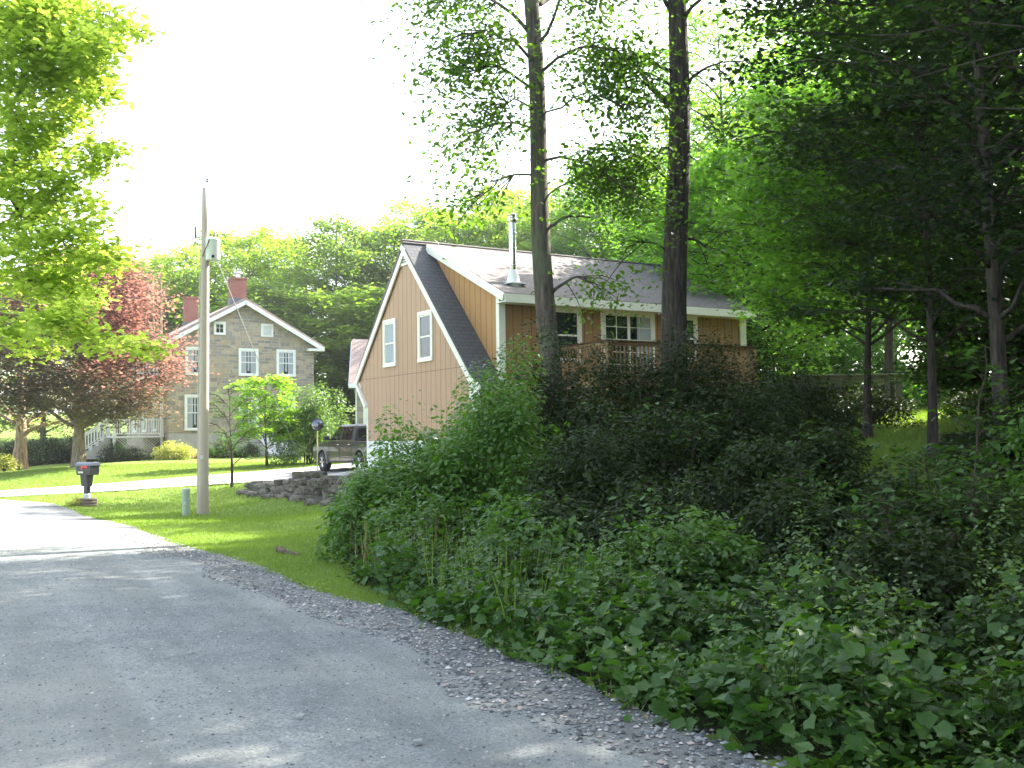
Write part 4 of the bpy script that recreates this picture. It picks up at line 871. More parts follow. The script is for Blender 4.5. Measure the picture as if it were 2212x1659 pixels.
tall_tree(676, 678, 21, .265, 'right of two tall straight trunks, darker and thicker, before the deck', 2,
          [(8.0, -3.05, 2.7, 1.6, .10, 14), (8.9, -2.8, 2.4, .2, .06, 16), (8.6, -.1, 1.2, .6, .06, 4), (5.6, -.1, .8, -.3, .05, 4), (10.0, -2.7, 2.0, 1.1, .07, 8), (7.4, -2.7, 2.1, -1.0, .035, 20), (10.0, -.3, 2.3, 1.0, .06, 8), (6.3, -2.6, 1.7, .9, .03, 9), (8.6, -2.4, 2.2, -.3, .03, 14), (5.2, -2.8, 1.4, .2, .02, 6)])

# ---------------------------------------------------------------- left maple overhanging (trunk out of frame)
def left_maple():
    r = np.random.default_rng(33); x0, y0 = -14.6, 19.5; z0 = h1(x0, y0); root = empty('maple_tree', (x0, y0, z0)); tag(root, 'bright yellow green maple overhanging the road at the left edge', 'tree')
    mb = MB(); mb.tube([(0, 0, z) for z in (-.3, 0, .4, 1.5, 4, 8, 12)], [.5, .42, .36, .32, .28, .2, .08], 12); tips = []
    # sprays aimed at picture regions: (px, py, D, radius px)
    reg = [(40, 35, 17, 50), (90, 45, 17, 32), (128, 30, 17, 10), (142, 32, 17.2, 4), (20, 90, 17.5, 45), (70, 88, 17, 30), (95, 92, 17, 16), (25, 130, 17, 32), (62, 118, 17.5, 18), (80, 62, 17, 24), (20, 215, 17, 42), (60, 190, 17, 26), (95, 150, 17.5, 13), (112, 148, 17.5, 6), (85, 160, 17.5, 16), (62, 240, 17, 30), (100, 262, 16.5, 18), (115, 255, 16.5, 12), (25, 280, 17, 40), (75, 290, 16.5, 24), (95, 225, 16.5, 12), (88, 205, 17, 12), (60, 322, 16, 20), (85, 335, 16, 13), (105, 345, 16, 9), (128, 345, 16, 7), (150, 343, 16, 8), (148, 350, 16, 5), (15, 335, 16.5, 22), (8, 160, 17, 30), (50, 352, 16, 9), (72, 318, 16, 14), (10, 20, 17, 45), (60, 10, 17, 30), (110, 12, 17, 10), (45, 160, 18, 15)]
    for (px, py, D, rp) in reg:
        D += r.uniform(-.5, .5); c = atD(px, py, D) - np.array([x0, y0, z0]); R = rp * D / FPX; za = np.clip(c[2] - 1.2, 2.5, 9.5)
        limb(mb, (0, 0, za), c, .045, .008, .10, 6, 5, r, .04); m = max(3, int((rp / 4.2) ** 1.75 * .9))
        for k in range(m):
            d = norm(r.normal(size=(1, 3)))[0] * r.uniform(.1, 1) ** .5; p = c + d * np.array([R, R * 1.5, R]); tips.append(p)
            if k % 3 == 0: mb.tube([tuple(c), tuple((c + p) / 2 + r.normal(size=3) * .05), tuple(p)], [.012, .008, .004], 4)
    for i in range(260):     # rest of the crown, off to the left
        d = norm(r.normal(size=(1, 3)))[0]; p = np.array([-2.0, -.5, 7.5]) + d * np.array([4.6, 4.5, 3.6]) * r.uniform(.4, 1)
        if (p[0] + x0) > -.47 * (p[1] + y0) - 1.0: continue
        tips.append(p)
        if i % 4 == 0: limb(mb, (0, 0, min(9, max(3, p[2] - 1))), p, .05, .008, .08, 5, 5, r)
    mb.build('trunk', B_pale, root, smooth=True); T = np.array(tips)
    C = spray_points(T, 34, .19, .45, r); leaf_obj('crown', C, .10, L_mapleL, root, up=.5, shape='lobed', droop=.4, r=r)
left_maple()

# ---------------------------------------------------------------- garden trees of the stone house
def at(px, py, D=None):
    if D is None: p = hit(px, py); return (p[0], p[1])
    p = atD(px, py, D); return (p[0], p[1])
rt = make_tree('copper_maple', 'large round copper red maple beside the stone house porch', at(81, 465, 49), 10.0, 4.7, 2.4, .28, (B_pale, L_red), conic=.4, mlow=L_redg, leaf=.13, limbs=66, subs=10, per=66, seed=4, spread=.45, flat=.6, shape='lobed', lowbias=.75, droop=.4)
make_tree('street_tree', 'tree with pale shaggy trunk and thin tan leaves at the far left', at(19, 471, 53), 7.5, 4.2, 2.2, .34, (B_tan, L_tan), leaf=.16, limbs=16, subs=5, per=22, seed=6, shape='diam')
make_tree('young_tree', 'thin young tree with sparse dull leaves beside the driveway', at(231, 485, 36), 3.5, .85, .9, .04, (B_twig, L_bush), leaf=.07, limbs=12, subs=7, per=9, seed=7, spread=.13, rise=.5, twigs=True, group='young trees on the front lawn', shape='diam')
make_tree('young_tree', 'bright green young maple before the stone house', at(266, 464, 46), 3.9, 1.25, .95, .05, (B_twig, L_young), leaf=.12, limbs=22, subs=8, per=22, seed=8, spread=.17, rise=.35, group='young trees on the front lawn', shape='lobed')
make_shrub('lilac_shrub', 'big rounded lilac shrub at the right corner of the stone house', at(314, 456, 47), 2.15, 1.9, 3.9, (B_twig, L_lilac), leaf=.12, n=17000, seed=9, lumps=46, lump=.24, shape='diam', spray=40)
make_shrub('golden_shrub', 'low mounded golden shrub against the stone wall', at(176, 465, 55), 1.2, 1.0, 1.05, (B_twig, L_spir), leaf=.09, n=5000, seed=10, lumps=30, spray=40, group='shrubs along the stone house')
for i, (px, py, D, R, h_, mt, lab) in enumerate([(136, 466, 56, 1.0, .95, L_bushD, 'dark low shrub below the porch lattice'), (112, 466, 57, .9, 1.3, L_bushD, 'dark shrub at the foot of the porch steps'), (213, 463, 57, .8, .7, L_bush, 'small green shrub right of the golden one'), (236, 462, 57, 1.0, 1.2, L_bush, 'leafy green shrub behind the thin young tree'), (226, 448, 58, .7, 1.6, L_bush, 'narrow shrub touching the house wall'), (250, 462, 57, .6, .9, L_bushD, 'dark shrub left of the cellar hatch'), (4, 474, 52, .8, 1.0, L_spir, 'yellow green shrub at the left edge of the lawn')]):
    make_shrub('shrub', lab, at(px, py, D), R, R * .8, h_, (B_twig, mt), leaf=.09, n=2200, seed=20 + i, group='shrubs along the stone house')
for i, (px, D, R, h_) in enumerate([(8, 58, 2.4, 2.0), (38, 59, 2.6, 1.8), (62, 60, 2.4, 2.2), (88, 60, 2.0, 2.6), (-20, 60, 3, 2.2)]):
    make_shrub('hedge_shrub', ['dark shrub behind the pale shaggy trunk', 'dark low hedge shrub left of the copper maple', 'dark hedge shrub just left of the copper trunk', 'dark shrub left of the porch steps', 'dark hedge shrub at the frame edge'][i], at(px, 465, D), R, 1.5, h_, (B_twig, L_bushD), leaf=.12, n=4500, seed=40 + i, group='dark hedge shrubs behind the lawn')
make_shrub('pink_flowers', 'small clump of pink flowers by the wall', at(200, 462, 56), .35, .35, .5, (B_twig, leaf_mat('petal_pink', (.4, .08, .18), (.5, .15, .25), .3)), leaf=.07, n=500, seed=50, cat='flowers')
make_shrub('planter_plant', 'leafy yellow green plant spilling from the mailbox planter', (mx - .2, my - .3), .3, .28, .42, (B_twig, L_spir), leaf=.05, n=900, seed=51, cat='plant')
# bare tree behind the copper maple
def bare_tree(px, D, h_, seed, label):
    r = np.random.default_rng(seed); x, y = at(px, 450, D); root = empty('bare_tree', (x, y, h1(x, y))); tag(root, label, 'tree', 'bare saplings behind the copper maple'); mb = MB()
    mb.tube([(0, 0, 0), (.1, 0, h_ * .5), (0, .1, h_)], [.12, .09, .02], 7)
    for i in range(16): z = h_ * r.uniform(.4, .95); a = r.uniform(0, 6.3); l = r.uniform(.8, 2.0); limb(mb, (0.05, 0, z), (math.cos(a) * l * .5, math.sin(a) * l * .5, z + l), .035, .006, 0, 4, 4, r)
    mb.build('trunk', B_tan, root)
bare_tree(152, 64, 11.2, 1, 'leafless pale sapling, leftmost behind the copper maple'); bare_tree(160, 66, 11.6, 2, 'leafless pale sapling right behind the copper crown')

# ---------------------------------------------------------------- far tree line
prof_px = [(120, 270), (165, 268), (185, 250), (215, 228), (248, 228), (280, 232), (305, 240), (335, 215), (362, 240), (385, 222), (415, 208), (440, 214), (470, 222), (495, 196), (520, 192), (548, 200), (585, 205), (625, 195), (665, 190)]
protos = {}
words = ['left of the utility pole', 'behind the copper maple', 'behind the left brick chimney', 'just right of the pole top', 'above the stone house ridge', 'behind the right brick chimney', 'right of the farmhouse chimneys', 'pointed, between the two houses', 'in the dip between the houses', 'left of the brown gable peak', 'tall one over the brown gable', 'over the grey ridge start', 'low one over the grey roof', 'left of the steel flue', 'behind the steel flue', 'left of the first tall trunk', 'between the two tall trunks', 'behind the second tall trunk', 'right of the second tall trunk']
for i, (px, py) in enumerate(prof_px):
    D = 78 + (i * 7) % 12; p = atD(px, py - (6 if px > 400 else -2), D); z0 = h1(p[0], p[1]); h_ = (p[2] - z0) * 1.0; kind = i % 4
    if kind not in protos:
        t = make_tree('far_tree', 'x', (p[0], p[1]), 15, [4.6, 3.8, 5.2, 4.2][kind], 1.5, .2, (B_pale, [L_bg, L_bg2, L_bg, L_bg2][kind]), leaf=.32, limbs=44, subs=8, per=26, seed=60 + kind, spread=.48, flat=.6, group='leafy trees of the far tree line', lowbias=.8); protos[kind] = t
    else: t = copy_tree(protos[kind])
    t.location = (p[0], p[1], z0); t.scale = (1, 1, h_ / 14.9); t.rotation_euler = (0, 0, i * 1.3)
    tag(t, 'far leafy tree of the tree line, ' + words[i], 'tree')
for i, (x, y, h_) in enumerate([(-30, 84, 15), (-36, 80, 14), (-9, 72, 11), (-4, 70, 12), (1, 66, 8.5), (6, 64, 9), (-13, 74, 11), (-18, 76, 12), (-24, 78, 12), (-44, 84, 15)]):
    t = copy_tree(protos[1 + 2 * (i % 2)]); z0 = h1(x, y); t.location = (x, y, z0 - .5); t.scale = (1.1, 1.1, h_ / 14.9); t.rotation_euler = (0, 0, i * 2.1)
    tag(t, ['dark green tree behind the copper maple, left', 'dark green tree at the far left behind the hedge', 'dark tree between the lilac and the brown gable', 'dark tree just left of the brown gable', 'low dark tree behind the brown gable peak', 'dark tree behind the brown house ridge', 'dark tree above the lilac shrub', 'dark tree behind the farmhouse right eave', 'dark tree behind the farmhouse ridge', 'pale tree at the extreme left behind the maple'][i], 'tree')

# ---------------------------------------------------------------- woods at the right
wl = [  # x, y, h, cr, cb, tr, material, leaf, seed, limbs
 (8.3, 36.5, 9.5, 3.4, 1.5, .15, L_woodY, .17, 'light green maple just right of the brown house'), (12.6, 34.8, 14, 4.4, 7.0, .17, L_woodY, .18, 'yellow green tree behind the deck corner'), (9.6, 50, 12, 4.8, 2.5, .22, L_woodY, .2, 'bright tree behind the brown roof end'),
 (14, 48, 16, 5.5, 2.0, .22, L_wood, .22, 'tall green tree behind the deck, deeper in the woods'), (19.5, 43, 12, 4.6, 2.0, .24, L_wood, .2, 'tall green tree behind the woodshed'), (24, 50, 13, 5, 1.5, .24, L_wood, .24, 'far tall tree right of the woodshed'),
 (6.5, 75, 18.5, 5.6, 2.5, .24, L_woodY, .3, 'yellow green tree seen between the two tall trunks'), (12, 60, 14, 5.5, 2.5, .24, L_wood, .26, 'far tree behind the second tall trunk'), (19, 60, 18, 6, 1.5, .24, L_wood, .26, 'far tree deep in the right woods'), (28, 60, 15, 6, 1.5, .24, L_wood, .28, 'farthest tree at the right edge'),
 (-1, 76, 15.5, 4.4, 2, .2, L_bg, .32, 'pale round tree behind the steel flue'),
 (14.6, 29.5, 14, 3.6, 9.0, .15, L_wood, .14, 'slim dark-stemmed maple right of the woodshed'), (8.6, 25.0, 8.3, 2.8, 3.0, .10, L_woodY, .13, 'slender leaning tree before the woodshed'), (22.0, 31.0, 7.0, 4.0, 1.2, .2, L_wood, .18, 'mid-distance tree above the sunlit lawn patch'),
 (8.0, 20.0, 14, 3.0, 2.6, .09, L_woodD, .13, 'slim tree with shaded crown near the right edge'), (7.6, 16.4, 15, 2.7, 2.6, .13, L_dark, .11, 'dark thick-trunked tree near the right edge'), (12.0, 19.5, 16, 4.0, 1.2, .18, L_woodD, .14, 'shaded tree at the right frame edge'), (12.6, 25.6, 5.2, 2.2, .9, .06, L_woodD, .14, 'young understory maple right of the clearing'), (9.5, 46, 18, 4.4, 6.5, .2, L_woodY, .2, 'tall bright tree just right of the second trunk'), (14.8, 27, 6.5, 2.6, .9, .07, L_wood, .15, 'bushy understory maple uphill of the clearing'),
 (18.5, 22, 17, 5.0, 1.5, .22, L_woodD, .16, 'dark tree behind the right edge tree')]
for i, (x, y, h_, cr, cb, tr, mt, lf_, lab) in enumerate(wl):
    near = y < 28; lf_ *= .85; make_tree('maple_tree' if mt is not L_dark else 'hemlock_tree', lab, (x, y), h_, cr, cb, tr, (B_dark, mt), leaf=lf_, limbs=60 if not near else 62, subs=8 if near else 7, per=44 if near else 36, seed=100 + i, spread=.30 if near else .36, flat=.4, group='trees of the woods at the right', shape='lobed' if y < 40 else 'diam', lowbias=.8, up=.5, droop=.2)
for i, (x, y, h_, k) in enumerate([(17, 82, 24, 0), (24, 86, 25, 2), (31, 84, 25, 0), (38, 88, 26, 0), (12, 84, 21, 0), (28, 76, 20, 2), (37, 72, 20, 0), (20, 76, 20, 0), (44, 78, 22, 2)]):
    t = copy_tree(protos[k]); t.location = (x, y, h1(x, y) - .5); t.scale = (1.25, 1.25, h_ / 14.9); t.rotation_euler = (0, 0, i * 1.7); t['group'] = 'back row of the right woods'
    tag(t, ['back row tree behind the deck end', 'back row tree behind the woodshed left end', 'back row tree behind the woodshed middle', 'back row tree at the right of the woodshed', 'back row tree behind the second trunk', 'back row tree above the lawn patch', 'back row tree at the right frame edge', 'back row tree low behind the deck corner', 'rightmost back row tree'][i], 'tree')
for i, (x, y, rx, h_) in enumerate([(13.5, 40, 2.5, 3.2), (18, 41, 2.8, 3.6), (22, 39, 2.8, 3.4), (25.5, 36, 2.8, 3.2), (17, 52, 3.2, 4.0), (24, 46, 3.2, 4.2), (30, 44, 3.2, 4.2), (10.5, 40, 2.0, 2.6), (15, 34.5, 2.2, 2.6), (20.5, 34, 2.5, 3.2), (19, 30, 2.2, 2.6), (15.5, 26.5, 1.6, 1.7)]):
    make_shrub('understory_bush', ['understory bush behind the woodshed left', 'understory bush behind the woodshed middle', 'understory bush behind the woodshed right end', 'understory bush uphill at the right edge', 'far understory bush in the gap between trunks', 'far understory bush on the hill', 'understory bush at the hill top right', 'understory bush just behind the deck corner', 'understory bush right behind the woodshed roof', 'understory bush uphill behind the near trunks', 'bush by the right edge beyond the clearing', 'low bush at the right end of the clearing'][i], (x, y), rx, 1.6, h_, (B_twig, L_wood), leaf=.16, n=8000, seed=500 + i, group='understory bushes below the woods', lumps=30, lump=.35)
# woods continuing out of frame on the right (they shade the road)
sh_ = [(12, 11.5, 17), (16, 14, 18), (9.5, 6, 16), (15, 7.5, 18), (20, 18, 19), (22, 26, 20), (19, 11, 19), (24, 20, 20), (13.5, 1, 17), (10.5, 14, 15), (6.8, 1.2, 15), (8.5, -4.5, 16), (5.5, -9.5, 15), (12.5, -8, 17)]  # last four unseen, added near the camera to block skylight over the weeds
p0 = None
for i, (x, y, h_) in enumerate(sh_):
    if p0 is None: t = p0 = make_tree('roadside_tree', 'x', (x, y), 17, 5, 3.2, .22, (B_dark, L_woodD), leaf=.17, limbs=56, subs=6, per=18, seed=140, spread=.5, flat=.35)
    else: t = copy_tree(p0)
    t.location = (x, y, h1(x, y)); t.scale = (1, 1, h_ / 17); t.rotation_euler = (0, 0, i * 1.9)
    tag(t, 'unseen woodland tree beside the road, out of view, shading the road and weeds', 'tree', 'woodland trees right of the picture')

# ---------------------------------------------------------------- bushes of the bank
bs = [  # x, y, rx, ry, h, mat, n, leaf, label
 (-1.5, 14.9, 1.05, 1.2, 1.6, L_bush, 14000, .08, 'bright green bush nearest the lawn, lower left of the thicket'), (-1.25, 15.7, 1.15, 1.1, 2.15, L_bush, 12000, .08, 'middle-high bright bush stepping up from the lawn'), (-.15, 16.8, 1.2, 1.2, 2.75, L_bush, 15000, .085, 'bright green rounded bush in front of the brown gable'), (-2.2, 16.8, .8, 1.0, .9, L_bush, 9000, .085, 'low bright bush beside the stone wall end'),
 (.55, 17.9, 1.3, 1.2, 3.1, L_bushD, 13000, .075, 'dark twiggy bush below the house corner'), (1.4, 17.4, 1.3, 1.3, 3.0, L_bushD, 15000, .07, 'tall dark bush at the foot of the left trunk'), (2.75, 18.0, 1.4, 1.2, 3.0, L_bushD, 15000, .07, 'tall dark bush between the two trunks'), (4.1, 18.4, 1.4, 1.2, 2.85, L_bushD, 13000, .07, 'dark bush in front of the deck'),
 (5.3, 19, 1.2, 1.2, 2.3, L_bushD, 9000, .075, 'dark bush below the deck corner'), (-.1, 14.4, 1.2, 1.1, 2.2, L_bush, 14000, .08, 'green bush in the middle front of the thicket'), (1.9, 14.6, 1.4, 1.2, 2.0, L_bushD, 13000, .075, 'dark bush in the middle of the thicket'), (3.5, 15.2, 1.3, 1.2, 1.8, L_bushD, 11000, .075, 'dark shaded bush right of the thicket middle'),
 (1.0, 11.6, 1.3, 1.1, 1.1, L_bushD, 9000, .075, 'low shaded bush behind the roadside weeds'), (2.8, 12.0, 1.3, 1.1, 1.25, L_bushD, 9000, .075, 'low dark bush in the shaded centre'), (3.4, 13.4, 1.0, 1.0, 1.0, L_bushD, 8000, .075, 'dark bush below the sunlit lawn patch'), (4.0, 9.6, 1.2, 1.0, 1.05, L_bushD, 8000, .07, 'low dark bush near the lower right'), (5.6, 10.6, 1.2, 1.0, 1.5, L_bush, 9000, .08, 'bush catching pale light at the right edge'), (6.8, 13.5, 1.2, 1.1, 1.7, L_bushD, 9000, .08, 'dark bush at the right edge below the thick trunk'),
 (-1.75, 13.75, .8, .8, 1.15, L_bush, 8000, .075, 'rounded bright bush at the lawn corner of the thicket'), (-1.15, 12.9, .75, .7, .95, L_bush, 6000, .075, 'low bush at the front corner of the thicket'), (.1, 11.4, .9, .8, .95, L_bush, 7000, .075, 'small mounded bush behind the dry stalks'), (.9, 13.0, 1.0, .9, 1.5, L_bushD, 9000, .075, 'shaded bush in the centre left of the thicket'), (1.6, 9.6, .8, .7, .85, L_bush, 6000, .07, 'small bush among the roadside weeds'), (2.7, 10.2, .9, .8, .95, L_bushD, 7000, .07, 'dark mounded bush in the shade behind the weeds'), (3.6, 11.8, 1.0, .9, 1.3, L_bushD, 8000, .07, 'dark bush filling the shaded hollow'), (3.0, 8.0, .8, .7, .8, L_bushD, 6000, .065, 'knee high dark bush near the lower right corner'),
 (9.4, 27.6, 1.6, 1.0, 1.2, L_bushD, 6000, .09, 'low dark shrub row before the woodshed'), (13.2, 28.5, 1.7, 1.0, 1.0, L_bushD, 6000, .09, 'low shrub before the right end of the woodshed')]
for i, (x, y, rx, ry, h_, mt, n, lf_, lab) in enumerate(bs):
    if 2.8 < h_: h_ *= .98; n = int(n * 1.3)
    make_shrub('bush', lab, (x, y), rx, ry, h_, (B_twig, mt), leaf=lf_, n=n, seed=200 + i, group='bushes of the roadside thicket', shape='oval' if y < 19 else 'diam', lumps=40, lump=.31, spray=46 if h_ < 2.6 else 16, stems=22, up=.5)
# saplings with big leaves poking out of the thicket
def sapling(px, py, D, h_, lab, seed, leaf=.13, nl=26, fan=.45):
    r = np.random.default_rng(seed); t = atD(px, py, D); x, y = t[0], t[1]; z0 = h1(x, y); hh = t[2] - z0; root = empty('sapling', (x, y, z0)); tag(root, lab, 'sapling', 'saplings rising from the thicket'); mb = MB(); tips = []
    b = np.array([r.uniform(-.3, .3), r.uniform(-.2, .2), 0.]); pts = limb(mb, b, (0, 0, hh), .02, .006, .0, 7, 5, r, .04)
    for i in range(nl):
        z = r.uniform(.35, 1.0); p = b * (1 - z) + np.array([0, 0, hh]) * z; a = r.uniform(0, 6.3); q_ = p + np.array([math.cos(a), math.sin(a), .35]) * fan * r.uniform(.4, 1); mb.tube([tuple(p), tuple(q_)], [.005, .002], 4); tips += [q_, (p + q_) / 2]
    mb.build('stem', B_twig, root); leaf_obj('leaves', spray_points(tips, 3, .06, .7, r), leaf, L_weed, root, up=.6, shape='oval', droop=.3, r=r)
for i, a in enumerate([(640, 395, 15.5, 'maple sapling with pale leaves before the second trunk'), (610, 418, 14.5, 'sapling left of the second trunk base'), (745, 452, 12.5, 'sapling at the dark bush edge below the deck'), (838, 430, 12, 'broad-leaved sapling left of the sunlit lawn patch'), (800, 470, 11, 'lower sapling left of the lawn patch'), (925, 455, 11, 'sapling in front of the sunlit lawn'), (985, 345, 10.5, 'bright-leaved branch tip at the right edge'), (690, 420, 14, 'sapling under the second trunk'), (885, 500, 9, 'sapling in the shaded lower right'), (975, 470, 9, 'sapling with reddish stem at the right edge')]):
    sapling(a[0], a[1], a[2], 2, a[3], 300 + i, leaf=.14 if i in (3, 6, 0) else .11)

# ---------------------------------------------------------------- ground cover
def in_frame(x, y, z, m=60):
    d = np.stack([x, y, z - EYE], -1); Z = d @ cF; px = 512 + FPX * (d @ cR) / Z; py = 384 - FPX * (d @ cU) / Z; return (Z > .5) & (px > -m) & (px < 1024 + m) & (py > -m) & (py < 768 + m)
def scatter(n, x0, x1, y0, y1, f):
    X = rng.uniform(x0, x1, n); Y = rng.uniform(y0, y1, n); k = f(X, Y); return X[k], Y[k]
# big-leaved weeds along the road edge
def weeds(name, label, n, y0, y1, band, hgt, leaf, shape, per, mt, seed, x1=7):
    r = np.random.default_rng(seed); X = r.uniform(-3, x1, n); Y = r.uniform(y0, y1, n); rs = road_s(X, Y); bk = poly_dist(X, Y, BANK)
    k = (rs < -band[0] - .12 * np.sin(Y * 3.1) - .1 * np.sin(Y * 7.7)) & (rs > -band[1]) & (bk < .12); X, Y, rs = X[k], Y[k], rs[k]; Z = H(X, Y)
    k = in_frame(X, Y, Z + .3, 150) & ~inside(X, Y, CLEAR); X, Y, Z, rs = X[k], Y[k], Z[k], rs[k]; m = len(X)
    lump = .55 + .5 * np.sin(X * 2.9 + 1 + Y) * np.sin(Y * 2.3 - X * 1.1) + r.uniform(-.25, .25, m); edge = np.clip((-rs - band[0]) / .6 + .3, .25, 1); hh = hgt * np.clip(lump, .25, 1.1) * edge
    t = np.repeat(np.stack([X, Y, Z], 1), per, 0); q_ = r.uniform(.15, 1, (m * per)); t[:, 2] += np.repeat(hh, per) * q_; t[:, :2] += r.normal(size=(m * per, 2)) * 1.0 * leaf * (.5 + .8 * (1 - q_))[:, None]
    o = leaf_obj(name, t, leaf, mt, None, up=.45, shape=shape, droop=.25, r=r); tag(o, label, 'weeds', kind='stuff')
    S = np.stack([X, Y, Z], 1); v0 = S; v1 = S + np.stack([r.normal(size=m) * .09, r.normal(size=m) * .09, hh * .7], 1); wv = np.array([.0022, 0, 0]); V = np.stack([v0 - wv, v0 + wv, v1 + wv * .5, v1 - wv * .5], 1).reshape(-1, 3)
    st = link('stems', mesh_arrays('stems', V, np.arange(4 * m).reshape(-1, 4)), L_bushD, o)
weeds('broad_leaf_weeds', 'big lobed green leaves crowding the road edge', 8000, 3.0, 12, (-.04, 2.4), .6, .088, 'grape', 6, L_weed, 401)
weeds('leafy_undergrowth', 'dense small-leaved undergrowth on the shaded bank', 15000, 4, 15, (.7, 7.5), .62, .075, 'oval', 7, L_bushD, 402, 8)
weeds('fern_like_weeds', 'pale green feathery plants scattered over the shaded bank', 2600, 3.5, 13, (.05, 5), .9, .045, 'oval', 24, L_lilac, 405, 7)
weeds('withered_leaves', 'a few dry tan leaves low in the weeds', 900, 4, 12, (.0, 2.5), .25, .06, 'oval', 2, L_dry, 406, 6)
weeds('tall_weeds', 'upright bright weeds at the middle of the thicket edge', 2600, 8, 14.5, (.25, 2.6), 1.0, .09, 'oval', 8, L_weed, 403)
weeds('woodland_undergrowth', 'leafy ground plants under the trees beyond the thicket', 5000, 13, 24, (3, 14), .6, .10, 'diam', 7, L_bushD, 404, 12)
# dry grass stalks at the thicket front
def blades(name, label, n, x0, x1, y0, y1, cond, hgt, wd_, mt, lean=.35, kind='stuff', cat='grass'):
    X, Y = scatter(n, x0, x1, y0, y1, cond); Z = ground_z(X, Y); k = in_frame(X, Y, Z, 20); X, Y, Z = X[k], Y[k], Z[k]; m = len(X); h_ = hgt * rng.uniform(.5, 1.2, m); a = rng.uniform(0, 2 * np.pi, m); L = rng.uniform(0, lean, m) * h_; b = rng.uniform(0, 2 * np.pi, m)
    P = np.stack([X, Y, Z - .01], 1); s = np.stack([np.cos(a), np.sin(a), 0 * a], 1) * wd_; d = np.stack([np.cos(b) * L, np.sin(b) * L, h_], 1)
    V = np.stack([P - s, P + s, P + d], 1).reshape(-1, 3); o = link(name, mesh_arrays(name, V, np.arange(3 * m).reshape(-1, 3)), mt); tag(o, label, cat, kind=kind); return o
L_grass = leaf_mat('grass_blade', (.11, .18, .034), (.20, .265, .06), .3, rough=.6, spec=.2)
lawn_ok = lambda X, Y: (rng.uniform(0, 1, X.shape) < np.clip((27 - Y) / 13, 0, 1)) & (road_s(X, Y) < .05 * np.sin(Y * 9) - .02) & ((poly_dist(X, Y, BANK) > -.35)) & ~inside(X, Y, DWP)
blades('lawn_grass', 'short mown green grass blades of the near verge and lawn', 330000, -10, 1, 8, 27, lawn_ok, .055, .006, L_grass, .8)
blades('far_lawn_grass', 'mown grass of the farther front lawn around the driveway', 150000, -24, -3, 22, 50, lambda X, Y: (road_s(X, Y) < -.05) & ~inside(X, Y, DWP) & (poly_dist(X, Y, BANK) > -.3), .07, .013, L_grass, .8)
blades('grass_tufts', 'longer grass tufts along the gravel edge', 26000, -13, 1.6, 6, 30, lambda X, Y: (road_s(X, Y) < .03) & (road_s(X, Y) > -.22 - .1 * np.sin(Y * 4)) & (np.sin(X * 6.1) * np.sin(Y * 4.7) > -.2) & (poly_dist(X, Y, BANK) > -.3), .10, .007, L_grass, .7)
blades('long_grass', 'tall thin grass among the roadside weeds', 1300, -2, 3, 8, 14, lambda X, Y: (poly_dist(X, Y, BANK) < 0) & (poly_dist(X, Y, BANK) > -1.1) & (road_s(X, Y) < -.2), .8, .006, L_grass, .4)
blades('dry_stalks', 'dry tan stalks at the foot of the bright bushes', 1300, -2.6, .3, 12, 16.2, lambda X, Y: (poly_dist(X, Y, BANK) < .1) & (poly_dist(X, Y, BANK) > -.8), .7, .008, L_dry, .3)
blades('upper_lawn_grass', 'grass of the sunlit clearing seen between the trees', 90000, 3.5, 16, 12, 34, lambda X, Y: ((poly_dist(X, Y, BANK) > 0) & (Y > 20)) | inside(X, Y, CLEAR), .10, .012, L_grass, .8)
# loose gravel
def pebbles(name, label, n, cond, x0, x1, y0, y1, s0, s1, mt, zl=.0):
    X, Y = scatter(n, x0, x1, y0, y1, cond); Z = H(X, Y) + zc(road_s(X, Y)) + zl; k = in_frame(X, Y, Z, 20); X, Y, Z = X[k], Y[k], Z[k]; m = len(X)
    V = np.array([(1, 0, .1), (.3, .9, 0), (-.8, .5, .1), (-.7, -.6, 0), (.4, -.9, .1), (.1, .1, .75), (-.2, -.1, .6)]); F = np.array([(0, 1, 5), (1, 2, 5), (2, 6, 5), (2, 3, 6), (3, 4, 6), (4, 0, 5), (4, 5, 6)])
    s = rng.uniform(s0, s1, m) * rng.choice([1, 1, 1, 1.7], m); a = rng.uniform(0, 6.3, m); ca, sa = np.cos(a), np.sin(a); sx = rng.uniform(.6, 1.2, m)
    P = np.stack([V[None, :, 0] * ca[:, None] * sx[:, None] - V[None, :, 1] * sa[:, None], V[None, :, 0] * sa[:, None] * sx[:, None] + V[None, :, 1] * ca[:, None], np.broadcast_to(V[None, :, 2] * .8, (m, 7))], -1) * s[:, None, None] + np.stack([X, Y, Z], -1)[:, None]
    FF = (F[None] + (np.arange(m) * 7)[:, None, None]).reshape(-1, 3); o = link(name, mesh_arrays(name, P.reshape(-1, 3), FF), mt); tag(o, label, 'gravel', kind='stuff')
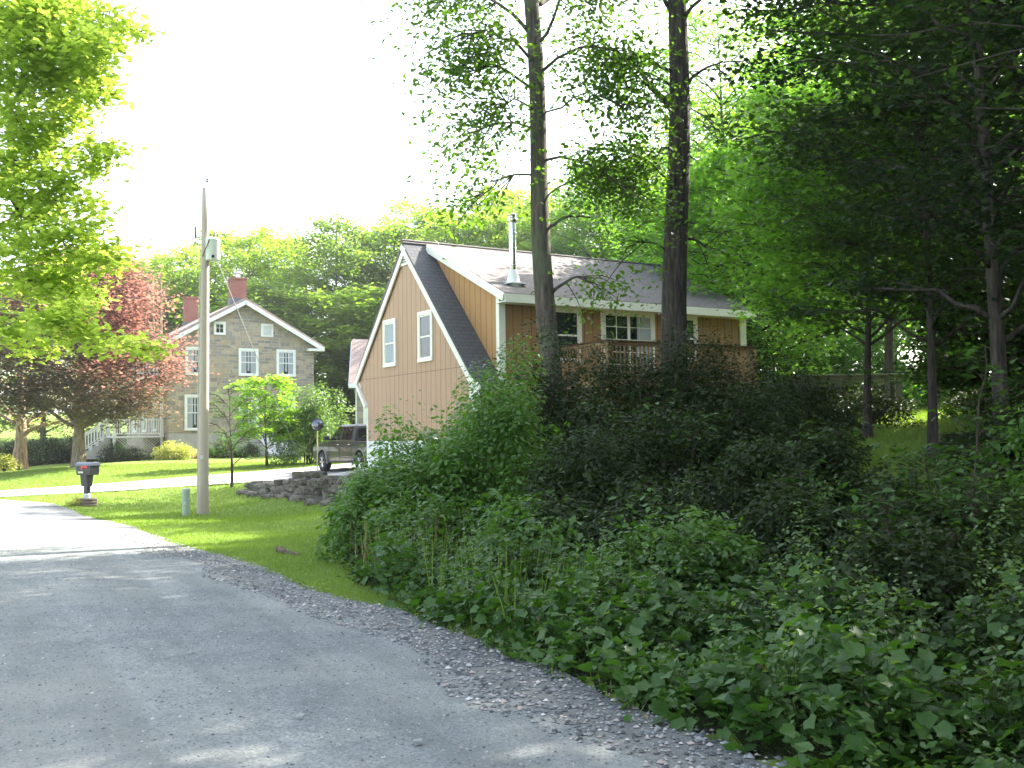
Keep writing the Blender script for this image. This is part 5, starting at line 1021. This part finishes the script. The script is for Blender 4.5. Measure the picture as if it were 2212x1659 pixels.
M_peb = mat('pebble', (.2, .2, .2), .85, spec=.25); q = N(M_peb); gq = q.n('NewGeometry').outputs['Random Per Island']; q.base(q.ramp(gq, [(0, (.055, .06, .06)), (.4, (.15, .16, .16)), (.75, (.28, .285, .275)), (.93, (.34, .27, .24)), (1, (.52, .5, .48))]))
pebbles('loose_gravel', 'coarse grey crushed stone along the road edge', 120000, lambda X, Y: (road_s(X, Y) > -.10) & (road_s(X, Y) < .68 + .12 * np.sin(Y * 2.2)) & (rng.uniform(0, 1, X.shape) < np.clip(1.25 - Y / 26, .15, 1)), -9, 3.2, 3.5, 19, .007, .016, M_peb, .004)
def rz_c(X, Y): return 0
pebbles('scattered_stones', 'small dark stones scattered on the gravel road', 60000, lambda X, Y: (road_s(X, Y) > .6) & (road_s(X, Y) < 6), -8, 3, 3.5, 16, .003, .0075, M_peb, 0)
for i in range(5):
    px, py = [(418, 754), (132, 689), (190, 662), (300, 730), (85, 640)][i]; x, y = hit(px, py)[:2]; o = MB(); rock(o, (x, y, h1(x, y) + .06), (.05, .04, .028), 700 + i); so_ = o.build('stone', M_peb); tag(so_, ['single dark stone on the road, nearest the bottom edge', 'small stone at the left of the road', 'dark chip on the left wheel track', 'little stone near the bottom of the road', 'little stone at the far left road surface'][i], 'stone', 'loose stones lying on the road')
rk = MB(); x, y = hit(640, 655)[:2]; rock(rk, (x - .1, y + .6, h1(x, y) + .15), (.18, .12, .14), 811); ro = rk.build('pale_rock', paint('pale_rock', (.42, .42, .4), .9)); tag(ro, 'small pale rock among the roadside weeds', 'rock')

# ---------------------------------------------------------------- summer haze
hz_ = MB(); hz_.box(-460, 460, -70, 660, -3, 40); M_hz = bpy.data.materials.new('haze'); M_hz.use_nodes = True; t_ = M_hz.node_tree; t_.nodes.remove(t_.nodes['Principled BSDF'])
pv = t_.nodes.new('ShaderNodeVolumePrincipled'); pv.inputs['Density'].default_value = HAZE; pv.inputs['Color'].default_value = (.95, .97, 1, 1); pv.inputs['Anisotropy'].default_value = .55
t_.links.new(pv.outputs[0], t_.nodes['Material Output'].inputs['Volume']); ho = hz_.build('haze', M_hz); tag(ho, kind='stuff')
